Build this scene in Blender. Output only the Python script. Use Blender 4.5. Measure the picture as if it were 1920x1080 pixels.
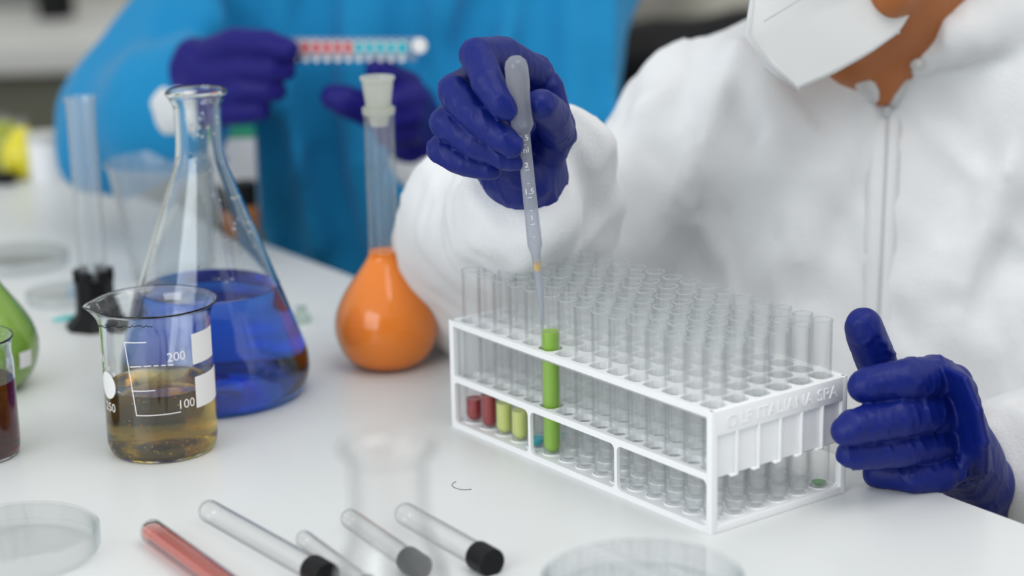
import bpy, bmesh, math, random
import numpy as np
from mathutils import Vector, Matrix
random.seed(7)
for o in list(bpy.data.objects): bpy.data.objects.remove(o)
sc = bpy.context.scene
COL = sc.collection
T = 0.75                                   # height of the table top above the floor

# ------------------------------------------------------------------ camera
F_PX = 3903.6; PITCH = 0.25817; ROLL = -0.02221; CAM_H = 0.42652
fw = np.array([0, math.cos(PITCH), -math.sin(PITCH)])
up0 = np.array([0, math.sin(PITCH), math.cos(PITCH)]); rt0 = np.array([1.0, 0, 0])
cR = math.cos(ROLL) * rt0 + math.sin(ROLL) * up0
cU = -math.sin(ROLL) * rt0 + math.cos(ROLL) * up0
cam_pos = np.array([0, 0, CAM_H + T])
cd = bpy.data.cameras.new('camera'); cam = bpy.data.objects.new('camera', cd); COL.objects.link(cam)
cd.sensor_width = 36; cd.sensor_fit = 'HORIZONTAL'; cd.lens = F_PX * 36 / 1920
m = Matrix(((cR[0], cU[0], -fw[0], cam_pos[0]), (cR[1], cU[1], -fw[1], cam_pos[1]), (cR[2], cU[2], -fw[2], cam_pos[2]), (0, 0, 0, 1)))
cam.matrix_world = m
cd.clip_start = 0.05; cd.clip_end = 50
cd.dof.use_dof = True; cd.dof.focus_distance = 1.225; cd.dof.aperture_fstop = 3.7
sc.camera = cam

# ------------------------------------------------------------------ world, lights, exposure
wd = bpy.data.worlds.new('world'); sc.world = wd; wd.use_nodes = True
bg = wd.node_tree.nodes['Background']; bg.inputs[0].default_value = (0.95, 0.98, 1.0, 1); bg.inputs[1].default_value = 1.15
def area(name, loc, target, sx, sy, power, col):
    l = bpy.data.lights.new(name, 'AREA'); l.shape = 'RECTANGLE'; l.size = sx; l.size_y = sy; l.energy = power; l.color = col
    o = bpy.data.objects.new(name, l); COL.objects.link(o); o.location = loc
    o.rotation_euler = (Vector(target) - Vector(loc)).to_track_quat('-Z', 'Y').to_euler(); return o
area('window_light', (-1.5, -0.9, 1.75), (0.2, 1.5, 0.98), 1.7, 1.5, 42, (0.92, 0.97, 1.0))
area('ceiling_light', (0.7, 0.6, 2.9), (0.15, 1.5, 0.8), 1.6, 1.2, 22, (1.0, 0.95, 0.9))
sc.view_settings.view_transform = 'Standard'; sc.view_settings.look = 'None'
sc.view_settings.gamma = 1; sc.view_settings.use_curve_mapping = False
sc.view_settings.exposure = -0.42
sc.cycles.max_bounces = 20; sc.cycles.transmission_bounces = 18; sc.cycles.transparent_max_bounces = 72
sc.cycles.diffuse_bounces = 4; sc.cycles.glossy_bounces = 6; sc.cycles.sample_clamp_indirect = 6
sc.cycles.use_denoising = True; sc.cycles.blur_glossy = 0.5

# ------------------------------------------------------------------ measuring helpers
def ray(x, y): return fw + cR * (x - 960) / F_PX - cU * (y - 540) / F_PX
def W(x, y, Y):
    d = ray(x, y); return cam_pos + d * (Y / d[1])
def onz(x, y, z=0.0):                       # z is measured from the table top
    d = ray(x, y); return cam_pos + d * ((z + T - cam_pos[2]) / d[2])
def proj(P):
    P = np.asarray(P, float) - cam_pos; D = P @ fw
    return 960 + F_PX * (P @ cR) / D, 540 - F_PX * (P @ cU) / D, D
def zat(X, Y, py):                          # height above the table at which the vertical through X, Y shows at row py
    lo, hi = -1.0, 1.0
    for _ in range(40):
        mid = (lo + hi) / 2
        if proj((X, Y, T + mid))[1] > py: lo = mid
        else: hi = mid
    return (lo + hi) / 2
def scl(X, Y, z): return F_PX / proj((X, Y, T + z))[2]

# ------------------------------------------------------------------ materials
def mat(name, col, rough=0.5, noise=0.0, nscale=40, bump=0.0, bscale=200, metal=0.0, coat=0.0, sss=0.0, sheen=0.0, spec=0.5, trans=0.0, stretch=(1, 1, 1), ior=1.45):
    M = bpy.data.materials.new(name); M.use_nodes = True; nt = M.node_tree; b = nt.nodes['Principled BSDF']
    b.inputs['Base Color'].default_value = (*col, 1); b.inputs['Roughness'].default_value = rough
    b.inputs['Metallic'].default_value = metal; b.inputs['Coat Weight'].default_value = coat
    b.inputs['Specular IOR Level'].default_value = spec; b.inputs['Sheen Weight'].default_value = sheen
    b.inputs['Transmission Weight'].default_value = trans; b.inputs['IOR'].default_value = ior
    if sss:
        b.inputs['Subsurface Weight'].default_value = sss; b.inputs['Subsurface Radius'].default_value = (0.01, 0.008, 0.006)
        b.inputs['Subsurface Scale'].default_value = 1.0
    tc = nt.nodes.new('ShaderNodeTexCoord'); mp = nt.nodes.new('ShaderNodeMapping'); mp.inputs['Scale'].default_value = stretch
    nt.links.new(tc.outputs['Object'], mp.inputs[0])
    if noise:
        n = nt.nodes.new('ShaderNodeTexNoise'); n.inputs['Scale'].default_value = nscale; n.inputs['Detail'].default_value = 4
        r = nt.nodes.new('ShaderNodeMix'); r.data_type = 'RGBA'
        nt.links.new(mp.outputs[0], n.inputs[0]); nt.links.new(n.outputs[0], r.inputs[0])
        r.inputs[6].default_value = (*[max(0, c * (1 - noise)) for c in col], 1); r.inputs[7].default_value = (*[min(1, c * (1 + noise)) for c in col], 1)
        nt.links.new(r.outputs[2], b.inputs['Base Color'])
    if bump:
        n = nt.nodes.new('ShaderNodeTexNoise'); n.inputs['Scale'].default_value = bscale; n.inputs['Detail'].default_value = 5
        bp = nt.nodes.new('ShaderNodeBump'); bp.inputs['Strength'].default_value = bump; bp.inputs['Distance'].default_value = 0.002
        nt.links.new(mp.outputs[0], n.inputs[0]); nt.links.new(n.outputs[0], bp.inputs['Height']); nt.links.new(bp.outputs[0], b.inputs['Normal'])
    return M
def clear_mat(name, face, edge, power=2.5, gloss=1.0, milky=0.0, milk=(0.9, 0.93, 0.95)):
    """thin clear wall: light passes straight, darker and tinted where the wall is seen edge on, mirror-like by Fresnel"""
    M = bpy.data.materials.new(name); M.use_nodes = True; nt = M.node_tree; nt.nodes.remove(nt.nodes['Principled BSDF'])
    out = nt.nodes['Material Output']
    lw = nt.nodes.new('ShaderNodeLayerWeight'); lw.inputs[0].default_value = 0.5
    pw = nt.nodes.new('ShaderNodeMath'); pw.operation = 'POWER'; pw.inputs[1].default_value = power
    nt.links.new(lw.outputs['Facing'], pw.inputs[0])
    mx = nt.nodes.new('ShaderNodeMix'); mx.data_type = 'RGBA'; mx.inputs[6].default_value = (*face, 1); mx.inputs[7].default_value = (*edge, 1)
    nt.links.new(pw.outputs[0], mx.inputs[0])
    tr = nt.nodes.new('ShaderNodeBsdfTransparent'); nt.links.new(mx.outputs[2], tr.inputs[0])
    gl = nt.nodes.new('ShaderNodeBsdfGlossy'); gl.inputs['Roughness'].default_value = 0.03
    p5 = nt.nodes.new('ShaderNodeMath'); p5.operation = 'POWER'; p5.inputs[1].default_value = 5; nt.links.new(lw.outputs['Facing'], p5.inputs[0])
    ml = nt.nodes.new('ShaderNodeMath'); ml.operation = 'MULTIPLY_ADD'; ml.inputs[1].default_value = 0.75 * gloss; ml.inputs[2].default_value = 0.028 * gloss; nt.links.new(p5.outputs[0], ml.inputs[0])
    ms = nt.nodes.new('ShaderNodeMixShader'); nt.links.new(ml.outputs[0], ms.inputs[0]); nt.links.new(tr.outputs[0], ms.inputs[1]); nt.links.new(gl.outputs[0], ms.inputs[2])
    last = ms
    if milky:
        df = nt.nodes.new('ShaderNodeBsdfDiffuse'); df.inputs[0].default_value = (*milk, 1)
        tl = nt.nodes.new('ShaderNodeBsdfTranslucent'); tl.inputs[0].default_value = (*milk, 1)
        a = nt.nodes.new('ShaderNodeMixShader'); nt.links.new(df.outputs[0], a.inputs[1]); nt.links.new(tl.outputs[0], a.inputs[2])
        m2 = nt.nodes.new('ShaderNodeMixShader'); m2.inputs[0].default_value = milky
        nt.links.new(ms.outputs[0], m2.inputs[1]); nt.links.new(a.outputs[0], m2.inputs[2]); last = m2
    nt.links.new(last.outputs[0], out.inputs[0]); return M
def glass_mat(name, col=(1, 1, 1), ior=1.47, absorb=None, dens=0.0):
    M = bpy.data.materials.new(name); M.use_nodes = True; nt = M.node_tree; nt.nodes.remove(nt.nodes['Principled BSDF'])
    g = nt.nodes.new('ShaderNodeBsdfGlass'); g.inputs[0].default_value = (*col, 1); g.inputs['Roughness'].default_value = 0; g.inputs['IOR'].default_value = ior
    nt.links.new(g.outputs[0], nt.nodes['Material Output'].inputs[0])
    if absorb:
        v = nt.nodes.new('ShaderNodeVolumeAbsorption'); v.inputs[0].default_value = (*absorb, 1); v.inputs[1].default_value = dens
        nt.links.new(v.outputs[0], nt.nodes['Material Output'].inputs['Volume'])
    return M
def cloth_mat(name, col, see=0.0, bump=0.3, bscale=300, rough=0.8, transl=0.25):
    M = mat(name, col, rough, noise=0.03, nscale=60, bump=bump, bscale=bscale, sheen=0.1, spec=0.25)
    nt = M.node_tree; b = nt.nodes['Principled BSDF']; out = nt.nodes['Material Output']
    tl = nt.nodes.new('ShaderNodeBsdfTranslucent'); tl.inputs[0].default_value = (*col, 1)
    a = nt.nodes.new('ShaderNodeMixShader'); a.inputs[0].default_value = transl
    nt.links.new(b.outputs[0], a.inputs[1]); nt.links.new(tl.outputs[0], a.inputs[2]); last = a
    if see:
        tr = nt.nodes.new('ShaderNodeBsdfTransparent'); c = nt.nodes.new('ShaderNodeMixShader'); c.inputs[0].default_value = see
        nt.links.new(a.outputs[0], c.inputs[1]); nt.links.new(tr.outputs[0], c.inputs[2]); last = c
    nt.links.new(last.outputs[0], out.inputs[0]); return M

M_table = mat('white_laminate', (0.72, 0.74, 0.735), 0.32, noise=0.012, nscale=9, spec=0.4)
M_white = mat('white_plastic', (0.90, 0.91, 0.92), 0.38, noise=0.01, nscale=30, spec=0.45, sss=0.0)
M_tube = clear_mat('tube_glass', (1.0, 1.0, 1.0), (0.74, 0.80, 0.81), 4.5, 0.85, milky=0.026, milk=(0.93, 0.96, 0.96))
def mix_glass(M, share):
    nt = M.node_tree; out = nt.nodes['Material Output']; src = out.inputs[0].links[0].from_socket
    g = nt.nodes.new('ShaderNodeBsdfGlass'); g.inputs['Roughness'].default_value = 0; g.inputs['IOR'].default_value = 1.47
    m = nt.nodes.new('ShaderNodeMixShader'); m.inputs[0].default_value = share; nt.links.new(src, m.inputs[1]); nt.links.new(g.outputs[0], m.inputs[2]); nt.links.new(m.outputs[0], out.inputs[0])
mix_glass(M_tube, 0.06)
M_rim = clear_mat('tube_rim_glass', (0.85, 0.9, 0.9), (0.45, 0.60, 0.58), 2.0, 1.6, milky=0.30)
M_tubered = clear_mat('tube_glass_plain', (1, 1, 1), (0.40, 0.41, 0.43), 5.0, 1.0)
M_petri = clear_mat('petri_plastic', (1, 1, 1), (0.66, 0.74, 0.77), 5.0, 1.0, milky=0.008)
M_fore = clear_mat('flask_glass', (0.985, 0.985, 0.985), (0.70, 0.71, 0.72), 3.5, 1.6, milky=0.015)
M_cyl = clear_mat('cylinder_glass', (0.97, 0.98, 0.985), (0.6, 0.62, 0.6), 3, 1.6, milky=0.11)
M_cloudy = clear_mat('cloudy_plastic', (0.93, 0.94, 0.95), (0.6, 0.62, 0.62), 2.0, 1.2, milky=0.16)
M_glass = glass_mat('borosilicate_glass', (0.985, 0.995, 0.995))
M_bluel = glass_mat('blue_liquid', (1, 1, 1), 1.34, (0.0, 0.655, 0.93), 62)
M_yell = glass_mat('yellow_liquid', (1, 1, 1), 1.34, (0.87, 0.74, 0.0), 62)
M_redl = glass_mat('dark_red_liquid', (1, 1, 1), 1.34, (0.55, 0.0, 0.05), 130)
M_orange = mat('orange_liquid', (0.98, 0.25, 0.0), 0.3, sss=0.3, coat=0.2, spec=0.3)
M_greenl = mat('green_liquid', (0.24, 0.47, 0.008), 0.3, sss=0.3, coat=0.3)
M_greenb = mat('green_flask_liquid', (0.22, 0.42, 0.01), 0.2, sss=0.3, coat=0.6)
M_dred = mat('crimson_liquid', (0.30, 0.001, 0.008), 0.25, sss=0.1, coat=0.3)
M_pale = mat('pale_green_liquid', (0.60, 0.66, 0.20), 0.35, sss=0.3)
M_cyanl = mat('cyan_liquid', (0.0, 0.50, 0.62), 0.3, sss=0.2)
M_dgreen = mat('dark_green_liquid', (0.06, 0.36, 0.03), 0.3)
M_pink = glass_mat('red_orange_liquid', (1, 1, 1), 1.34, (0.96, 0.30, 0.20), 110)
M_amber = mat('amber_liquid', (0.85, 0.50, 0.09), 0.3, sss=0.2)
M_bulb = clear_mat('pipette_plastic', (0.90, 0.91, 0.93), (0.45, 0.48, 0.55), 2.2, 1.4, milky=0.26, milk=(0.82, 0.85, 0.9))
M_print = mat('white_print', (0.86, 0.85, 0.84), 0.6)
M_printg = mat('embossed_print', (0.93, 0.94, 0.96), 0.5)
M_black = mat('black_plastic', (0.006, 0.006, 0.007), 0.45, noise=0.2, nscale=50, spec=0.25)
M_glove = mat('blue_nitrile', (0.0015, 0.011, 0.165), 0.46, noise=0.10, nscale=25, bump=0.55, bscale=95, sheen=0.0, spec=0.36, stretch=(1, 1, .45))
M_gloveb = mat('purple_nitrile', (0.008, 0.006, 0.16), 0.5, noise=0.08, nscale=25, spec=.28)
M_skin = mat('brown_skin', (0.45, 0.155, 0.05), 0.55, noise=0.15, nscale=30, bump=0.2, bscale=500, sss=0.1, spec=0.3)
M_skin2 = mat('light_skin', (0.62, 0.38, 0.27), 0.5, noise=0.08, nscale=30, sss=0.12)
M_hair = mat('dark_hair', (0.02, 0.015, 0.012), 0.6, bump=0.8, bscale=300, stretch=(1, 1, 0.2))
M_cover = cloth_mat('white_nonwoven', (0.90, 0.915, 0.93), see=0.05, bump=0.35, bscale=420, transl=0.10)
M_cuffw = cloth_mat('white_cuff', (0.85, 0.86, 0.86), bump=0.3)
M_gown = cloth_mat('blue_gown_cloth', (0.012, 0.27, 0.56), bump=0.15, bscale=200, transl=0.12)
M_mask = mat('mask_nonwoven', (0.80, 0.815, 0.82), 0.8, bump=0.15, bscale=600)
M_maskd = mat('mask_dots', (0.35, 0.36, 0.38), 0.8)
M_dark = mat('dark_trousers', (0.03, 0.03, 0.04), 0.8)
M_floor = mat('grey_floor', (0.32, 0.30, 0.27), 0.5, noise=0.08, nscale=5)
M_wall = mat('cream_wall', (0.62, 0.60, 0.54), 0.8, noise=0.02, nscale=4)
M_wallf = mat('added_wall_grey', (0.30, 0.31, 0.31), 0.8, noise=0.02, nscale=4)  # for the added wall behind the camera, kept dark to dim reflections
M_olive = mat('olive_grey_cabinet', (0.128, 0.132, 0.095), 0.6, noise=0.05, nscale=6)
M_counter = mat('white_counter', (0.60, 0.60, 0.57), 0.5, noise=0.02, nscale=6)
M_cream = mat('cream_cabinet', (0.55, 0.53, 0.46), 0.6)
M_steel = mat('steel', (0.6, 0.6, 0.6), 0.3, metal=1.0)
M_yellowl = mat('yellow_flask_liquid', (0.78, 0.68, 0.02), 0.25, sss=0.2, coat=0.5)
M_olivel = mat('olive_green_liquid', (0.30, 0.34, 0.01), 0.3, coat=0.5)
M_brown = mat('brown_glass', (0.40, 0.15, 0.03), 0.2, coat=0.6)
M_green = mat('green_plastic', (0.05, 0.45, 0.25), 0.4)
M_teal = mat('teal_plastic', (0.10, 0.62, 0.62), 0.4)
M_fibre = mat('dark_fibre', (0.2, 0.2, 0.22), 0.7)
M_redw = mat('red_well', (0.62, 0.10, 0.12), 0.4)
M_seam = mat('grey_zip', (0.55, 0.57, 0.60), 0.5)
M_droplet = mat('gold_bubbles', (0.75, 0.55, 0.2), 0.15, coat=0.8)

# ------------------------------------------------------------------ object helpers
def tag(o, label=None, cat=None, group=None, kind=None):
    if label: o['label'] = label
    if cat: o['category'] = cat
    if group: o['group'] = group
    if kind: o['kind'] = kind
    return o
def thing(name, label, cat, loc=(0, 0, 0), group=None, rotz=0):
    o = bpy.data.objects.new(name, None); COL.objects.link(o); o.location = loc; o.rotation_euler = (0, 0, rotz); o.empty_display_size = 0.02
    return tag(o, label, cat, group)
def link(name, me, material, parent=None, smooth=True, loc=None):
    if material and not me.materials: me.materials.append(material)
    if smooth:
        me.polygons.foreach_set('use_smooth', [True] * len(me.polygons))
    o = bpy.data.objects.new(name, me); COL.objects.link(o)
    if parent: o.parent = parent
    if loc is not None: o.location = loc
    return o
def mesh_from(verts, faces, name='m'):
    me = bpy.data.meshes.new(name); me.from_pydata([tuple(map(float, v)) for v in verts], [], [tuple(map(int, f)) for f in faces]); me.validate(); me.update(); return me
def bm_mesh(bm, name='m', sharp=None):
    me = bpy.data.meshes.new(name); bmesh.ops.recalc_face_normals(bm, faces=bm.faces[:]); bm.to_mesh(me); bm.free()
    if sharp is not None: me.set_sharp_from_angle(angle=sharp)
    return me
def add_box(bm, a, b, bev=0.0, mtx=None):
    c = [(x + y) / 2 for x, y in zip(a, b)]; s = [abs(y - x) for x, y in zip(a, b)]
    r = bmesh.ops.create_cube(bm, size=1); vs = r['verts']
    bmesh.ops.scale(bm, vec=s, verts=vs); bmesh.ops.translate(bm, vec=c, verts=vs)
    if bev:
        es = list({e for v in vs for e in v.link_edges})
        rb = bmesh.ops.bevel(bm, geom=es, offset=bev, segments=2, affect='EDGES', profile=0.6)
        vs = list({v for f in rb['faces'] for v in f.verts} | {v for v in vs if v.is_valid})
    if mtx is not None: bmesh.ops.transform(bm, matrix=mtx, verts=[v for v in vs if v.is_valid])
def box_obj(name, a, b, material, parent=None, bev=0.001, smooth=False):
    bm = bmesh.new(); add_box(bm, a, b, bev); me = bm_mesh(bm, name, 0.6); return link(name, me, material, parent, smooth=True)
def lathe_mesh(prof, seg=48, name='lathe', sharp=0.9, close=False):
    """prof: (r, z) list in order; r=0 ends are capped with a point"""
    V, Fs, rings = [], [], []
    for r, z in prof:
        if r < 1e-7: rings.append([len(V)]); V.append((0, 0, z))
        else:
            rings.append(list(range(len(V), len(V) + seg)))
            V += [(r * math.cos(2 * math.pi * i / seg), r * math.sin(2 * math.pi * i / seg), z) for i in range(seg)]
    pairs = list(zip(rings[:-1], rings[1:]))
    if close: pairs.append((rings[-1], rings[0]))
    for A, B in pairs:
        for i in range(seg):
            j = (i + 1) % seg
            if len(A) == 1 and len(B) == 1: continue
            if len(A) == 1: Fs.append((A[0], B[i], B[j]))
            elif len(B) == 1: Fs.append((A[j], A[i], B[0]))
            else: Fs.append((A[i], A[j], B[j], B[i])[::-1])
    me = mesh_from(V, Fs, name)
    bm = bmesh.new(); bm.from_mesh(me); bmesh.ops.recalc_face_normals(bm, faces=bm.faces[:]); bm.to_mesh(me); bm.free()
    me.set_sharp_from_angle(angle=sharp); return me
def smooth_prof(pts, n=4):
    """Catmull-Rom through (r, z) points"""
    out = []; P = [pts[0]] + list(pts) + [pts[-1]]
    for i in range(1, len(P) - 2):
        p0, p1, p2, p3 = map(np.array, P[i - 1:i + 3])
        for k in range(n):
            t = k / n
            q = 0.5 * ((2 * p1) + (-p0 + p2) * t + (2 * p0 - 5 * p1 + 4 * p2 - p3) * t * t + (-p0 + 3 * p1 - 3 * p2 + p3) * t ** 3)
            out.append((max(0, q[0]), q[1]))
    out.append(tuple(pts[-1])); return out
def shell_prof(outer, t, floor_t=None):
    """outer profile bottom centre -> rim; returns closed vessel profile with wall t"""
    inner = [(max(r - t, 0), z) for r, z in outer if z > outer[0][1] + (floor_t or t) * 0.5]
    zb = outer[0][1] + (floor_t or t)
    inner = [(r, max(z, zb)) for r, z in inner]
    return outer + inner[::-1] + [(0, zb)]
def tube_curve(name, pts, r, material, parent=None, seg=8):
    """solid tube of radius r (number or list) along pts"""
    pts = [np.array(p, float) for p in pts]; n = len(pts); rs = r if hasattr(r, '__len__') else [r] * n
    V, Fs = [], []; ref = np.array([0.13, 0.31, 0.94])
    for i, p in enumerate(pts):
        d = pts[min(i + 1, n - 1)] - pts[max(i - 1, 0)]; d /= np.linalg.norm(d) + 1e-12
        a = np.cross(d, ref); a /= np.linalg.norm(a); b = np.cross(d, a)
        for k in range(seg):
            t = 2 * math.pi * k / seg; V.append(p + rs[i] * (math.cos(t) * a + math.sin(t) * b))
    for i in range(n - 1):
        for k in range(seg):
            j = (k + 1) % seg; Fs.append((i * seg + k, i * seg + j, (i + 1) * seg + j, (i + 1) * seg + k))
    Fs.append(tuple(range(seg))[::-1]); Fs.append(tuple(range((n - 1) * seg, n * seg)))
    return link(name, mesh_from(V, Fs, name), material, parent)
def text_mesh(s, size, depth=0.0, res=3):
    cu = bpy.data.curves.new('t', 'FONT'); cu.body = s; cu.size = size; cu.extrude = depth; cu.align_x = 'CENTER'; cu.align_y = 'CENTER'; cu.resolution_u = res
    o = bpy.data.objects.new('t', cu); COL.objects.link(o); dg = bpy.context.evaluated_depsgraph_get()
    me = bpy.data.meshes.new_from_object(o.evaluated_get(dg)); bpy.data.objects.remove(o); bpy.data.curves.remove(cu); return me
def me_arrays(me):
    return [tuple(v.co) for v in me.vertices], [tuple(p.vertices) for p in me.polygons]

# ------------------------------------------------------------------ distance-field sculpting (bodies, gloves, cloth)
_rng = np.random.RandomState(3); _NT = _rng.rand(32, 32, 32).astype(np.float32)
def vnoise(X, Y, Z):
    xi = np.floor(X).astype(int); yi = np.floor(Y).astype(int); zi = np.floor(Z).astype(int)
    fx, fy, fz = X - xi, Y - yi, Z - zi
    fx = fx * fx * (3 - 2 * fx); fy = fy * fy * (3 - 2 * fy); fz = fz * fz * (3 - 2 * fz)
    g = lambda a, b, c: _NT[(xi + a) & 31, (yi + b) & 31, (zi + c) & 31]
    x00 = g(0, 0, 0) * (1 - fx) + g(1, 0, 0) * fx; x10 = g(0, 1, 0) * (1 - fx) + g(1, 1, 0) * fx
    x01 = g(0, 0, 1) * (1 - fx) + g(1, 0, 1) * fx; x11 = g(0, 1, 1) * (1 - fx) + g(1, 1, 1) * fx
    return (x00 * (1 - fy) + x10 * fy) * (1 - fz) + (x01 * (1 - fy) + x11 * fy) * fz
class Field:
    def __init__(s, lo, hi, h):
        s.lo = np.array(lo, float); s.h = h; s.n = np.ceil((np.array(hi) - s.lo) / h).astype(int) + 1
        s.F = np.full(s.n, 1.0, np.float32)
        s.ax = [s.lo[i] + h * np.arange(s.n[i]) for i in range(3)]
    def block(s, lo, hi):
        a = np.clip(np.floor((np.array(lo) - s.lo) / s.h).astype(int), 0, s.n); b = np.clip(np.ceil((np.array(hi) - s.lo) / s.h).astype(int) + 1, 0, s.n)
        sl = tuple(slice(x, y) for x, y in zip(a, b))
        g = np.meshgrid(*[s.ax[i][sl[i]] for i in range(3)], indexing='ij', sparse=True); return sl, g
    def put(s, sl, d, k, sub=False):
        A = s.F[sl]
        if A.size == 0: return
        d = d.astype(np.float32)
        if sub: h = np.maximum(k - np.abs(A + d), 0) / max(k, 1e-6); s.F[sl] = np.maximum(A, -d) + h * h * k / 4
        else: h = np.maximum(k - np.abs(A - d), 0) / max(k, 1e-6); s.F[sl] = np.minimum(A, d) - h * h * k / 4
    def cap(s, a, b, ra, rb=None, k=0.004, sub=False):
        rb = ra if rb is None else rb; a = np.array(a, float); b = np.array(b, float); R = max(ra, rb) + 3 * k + 3 * s.h
        sl, (X, Y, Z) = s.block(np.minimum(a, b) - R, np.maximum(a, b) + R); d = b - a; L = d @ d + 1e-12
        t = np.clip(((X - a[0]) * d[0] + (Y - a[1]) * d[1] + (Z - a[2]) * d[2]) / L, 0, 1)
        D = np.sqrt((X - a[0] - t * d[0]) ** 2 + (Y - a[1] - t * d[1]) ** 2 + (Z - a[2] - t * d[2]) ** 2) - (ra + t * (rb - ra))
        s.put(sl, D, k, sub)
    def chain(s, pts, rs, k=0.004, sub=False):
        P = np.array(pts, float); R = max(rs) + 3 * k + 3 * s.h; ki = .25 * k
        sl, (X, Y, Z) = s.block(P.min(0) - R, P.max(0) + R); D = None
        for i in range(len(P) - 1):
            a, d = P[i], P[i + 1] - P[i]; L = d @ d + 1e-12
            t = np.clip(((X - a[0]) * d[0] + (Y - a[1]) * d[1] + (Z - a[2]) * d[2]) / L, 0, 1)
            q = np.sqrt((X - a[0] - t * d[0]) ** 2 + (Y - a[1] - t * d[1]) ** 2 + (Z - a[2] - t * d[2]) ** 2) - (rs[i] + t * (rs[i + 1] - rs[i]))
            if D is None: D = q
            else: h = np.maximum(ki - np.abs(D - q), 0) / max(ki, 1e-6); D = np.minimum(D, q) - h * h * ki / 4
        s.put(sl, D, k, sub)
    def ell(s, c, r, R=None, k=0.01, sub=False):
        c = np.array(c, float); r = np.array(r, float); R = np.eye(3) if R is None else np.array(R); m_ = r.max() + 3 * k + 3 * s.h
        sl, (X, Y, Z) = s.block(c - m_, c + m_); X = X - c[0]; Y = Y - c[1]; Z = Z - c[2]
        q = [(R[0, i] * X + R[1, i] * Y + R[2, i] * Z) / r[i] for i in range(3)]
        n = np.sqrt(q[0] ** 2 + q[1] ** 2 + q[2] ** 2); g = np.sqrt((q[0] / r[0]) ** 2 + (q[1] / r[1]) ** 2 + (q[2] / r[2]) ** 2) + 1e-9
        s.put(sl, n * (n - 1) / g, k, sub)
    def wrinkle(s, amp, lam, rot=None, ridge=True, off=0.0, where=None, sharp=0):
        idx = np.nonzero(np.abs(s.F) < max(3 * s.h, 2 * amp)); P = np.stack([s.ax[i][idx[i]] for i in range(3)], 1)
        Q = P if rot is None else P @ np.array(rot)
        n = vnoise(Q[:, 0] / lam[0] + off, Q[:, 1] / lam[1] + off, Q[:, 2] / lam[2] + off)
        n = (1 - np.abs(2 * n - 1) * 2) if ridge else 2 * n - 1
        if sharp: n = np.clip(1 - np.abs(2 * vnoise(Q[:, 0] / lam[0] + off, Q[:, 1] / lam[1] + off, Q[:, 2] / lam[2] + off) - 1) * sharp, 0, 1)
        w = 1.0 if where is None else where(P)
        s.F[idx] -= (amp * n * w).astype(np.float32)
    def mesh(s, name):
        F = s.F; ins = F < 0; n = np.array(F.shape)
        C = np.zeros(n - 1, np.uint8)
        for i in (0, 1):
            for j in (0, 1):
                for k in (0, 1): C += ins[i:n[0] - 1 + i, j:n[1] - 1 + j, k:n[2] - 1 + k]
        act = (C > 0) & (C < 8); ci = np.stack(np.nonzero(act), 1); idm = np.full(n - 1, -1, np.int64); idm[act] = np.arange(len(ci))
        pos = np.zeros((len(ci), 3)); cnt = np.zeros(len(ci))
        for ax in range(3):
            o1, o2 = [a for a in range(3) if a != ax]
            for p in (0, 1):
                for q in (0, 1):
                    c0 = ci.copy(); c0[:, o1] += p; c0[:, o2] += q; c1 = c0.copy(); c1[:, ax] += 1
                    a = F[tuple(c0.T)]; b = F[tuple(c1.T)]; x = (a < 0) != (b < 0)
                    t = np.where(x, a / np.where(x, a - b, 1), 0); P = c0.astype(float); P[:, ax] += t
                    pos[x] += P[x]; cnt[x] += 1
        pos = s.lo + s.h * pos / cnt[:, None]; Q = []
        for ax in range(3):
            o1, o2 = [(1, 2), (2, 0), (0, 1)][ax]
            sa = [slice(None)] * 3; sb = [slice(None)] * 3; sa[ax] = slice(0, -1); sb[ax] = slice(1, None)
            x = ins[tuple(sa)] != ins[tuple(sb)]; e = np.stack(np.nonzero(x), 1)
            e = e[(e[:, o1] > 0) & (e[:, o2] > 0) & (e[:, o1] < n[o1] - 1) & (e[:, o2] < n[o2] - 1)]
            inside = ins[tuple(e.T)]
            def cid(d1, d2):
                c = e.copy(); c[:, o1] -= d1; c[:, o2] -= d2; return idm[tuple(c.T)]
            q = np.stack([cid(1, 1), cid(0, 1), cid(0, 0), cid(1, 0)], 1)
            q[~inside] = q[~inside][:, ::-1]; Q.append(q)
        Q = np.concatenate(Q); Q = Q[(Q >= 0).all(1)]
        return pos, Q
def relax(pos, Q, it=2, lam=0.5):
    E = np.concatenate([Q[:, [0, 1]], Q[:, [1, 2]], Q[:, [2, 3]], Q[:, [3, 0]]]); E = np.concatenate([E, E[:, ::-1]])
    cnt = np.bincount(E[:, 0], minlength=len(pos)).clip(1)[:, None]
    for _ in range(it):
        s = np.stack([np.bincount(E[:, 0], weights=pos[E[:, 1], i], minlength=len(pos)) for i in range(3)], 1) / cnt
        pos = pos + lam * (s - pos)
    return pos
def largest(pos, Q):
    L = np.arange(len(pos)); E = np.concatenate([Q[:, [0, 1]], Q[:, [1, 2]], Q[:, [2, 3]]])
    while True:
        m_ = np.minimum(L[E[:, 0]], L[E[:, 1]]); N = L.copy(); np.minimum.at(N, L[E[:, 0]], m_); np.minimum.at(N, L[E[:, 1]], m_)
        N = N[N]; N = N[N]
        if (N == L).all(): break
        L = N
    u, c = np.unique(L, return_counts=True); k = L == u[c.argmax()]; Q = Q[k[Q].all(1)]; mp = np.cumsum(k) - 1; return pos[k], mp[Q]
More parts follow.
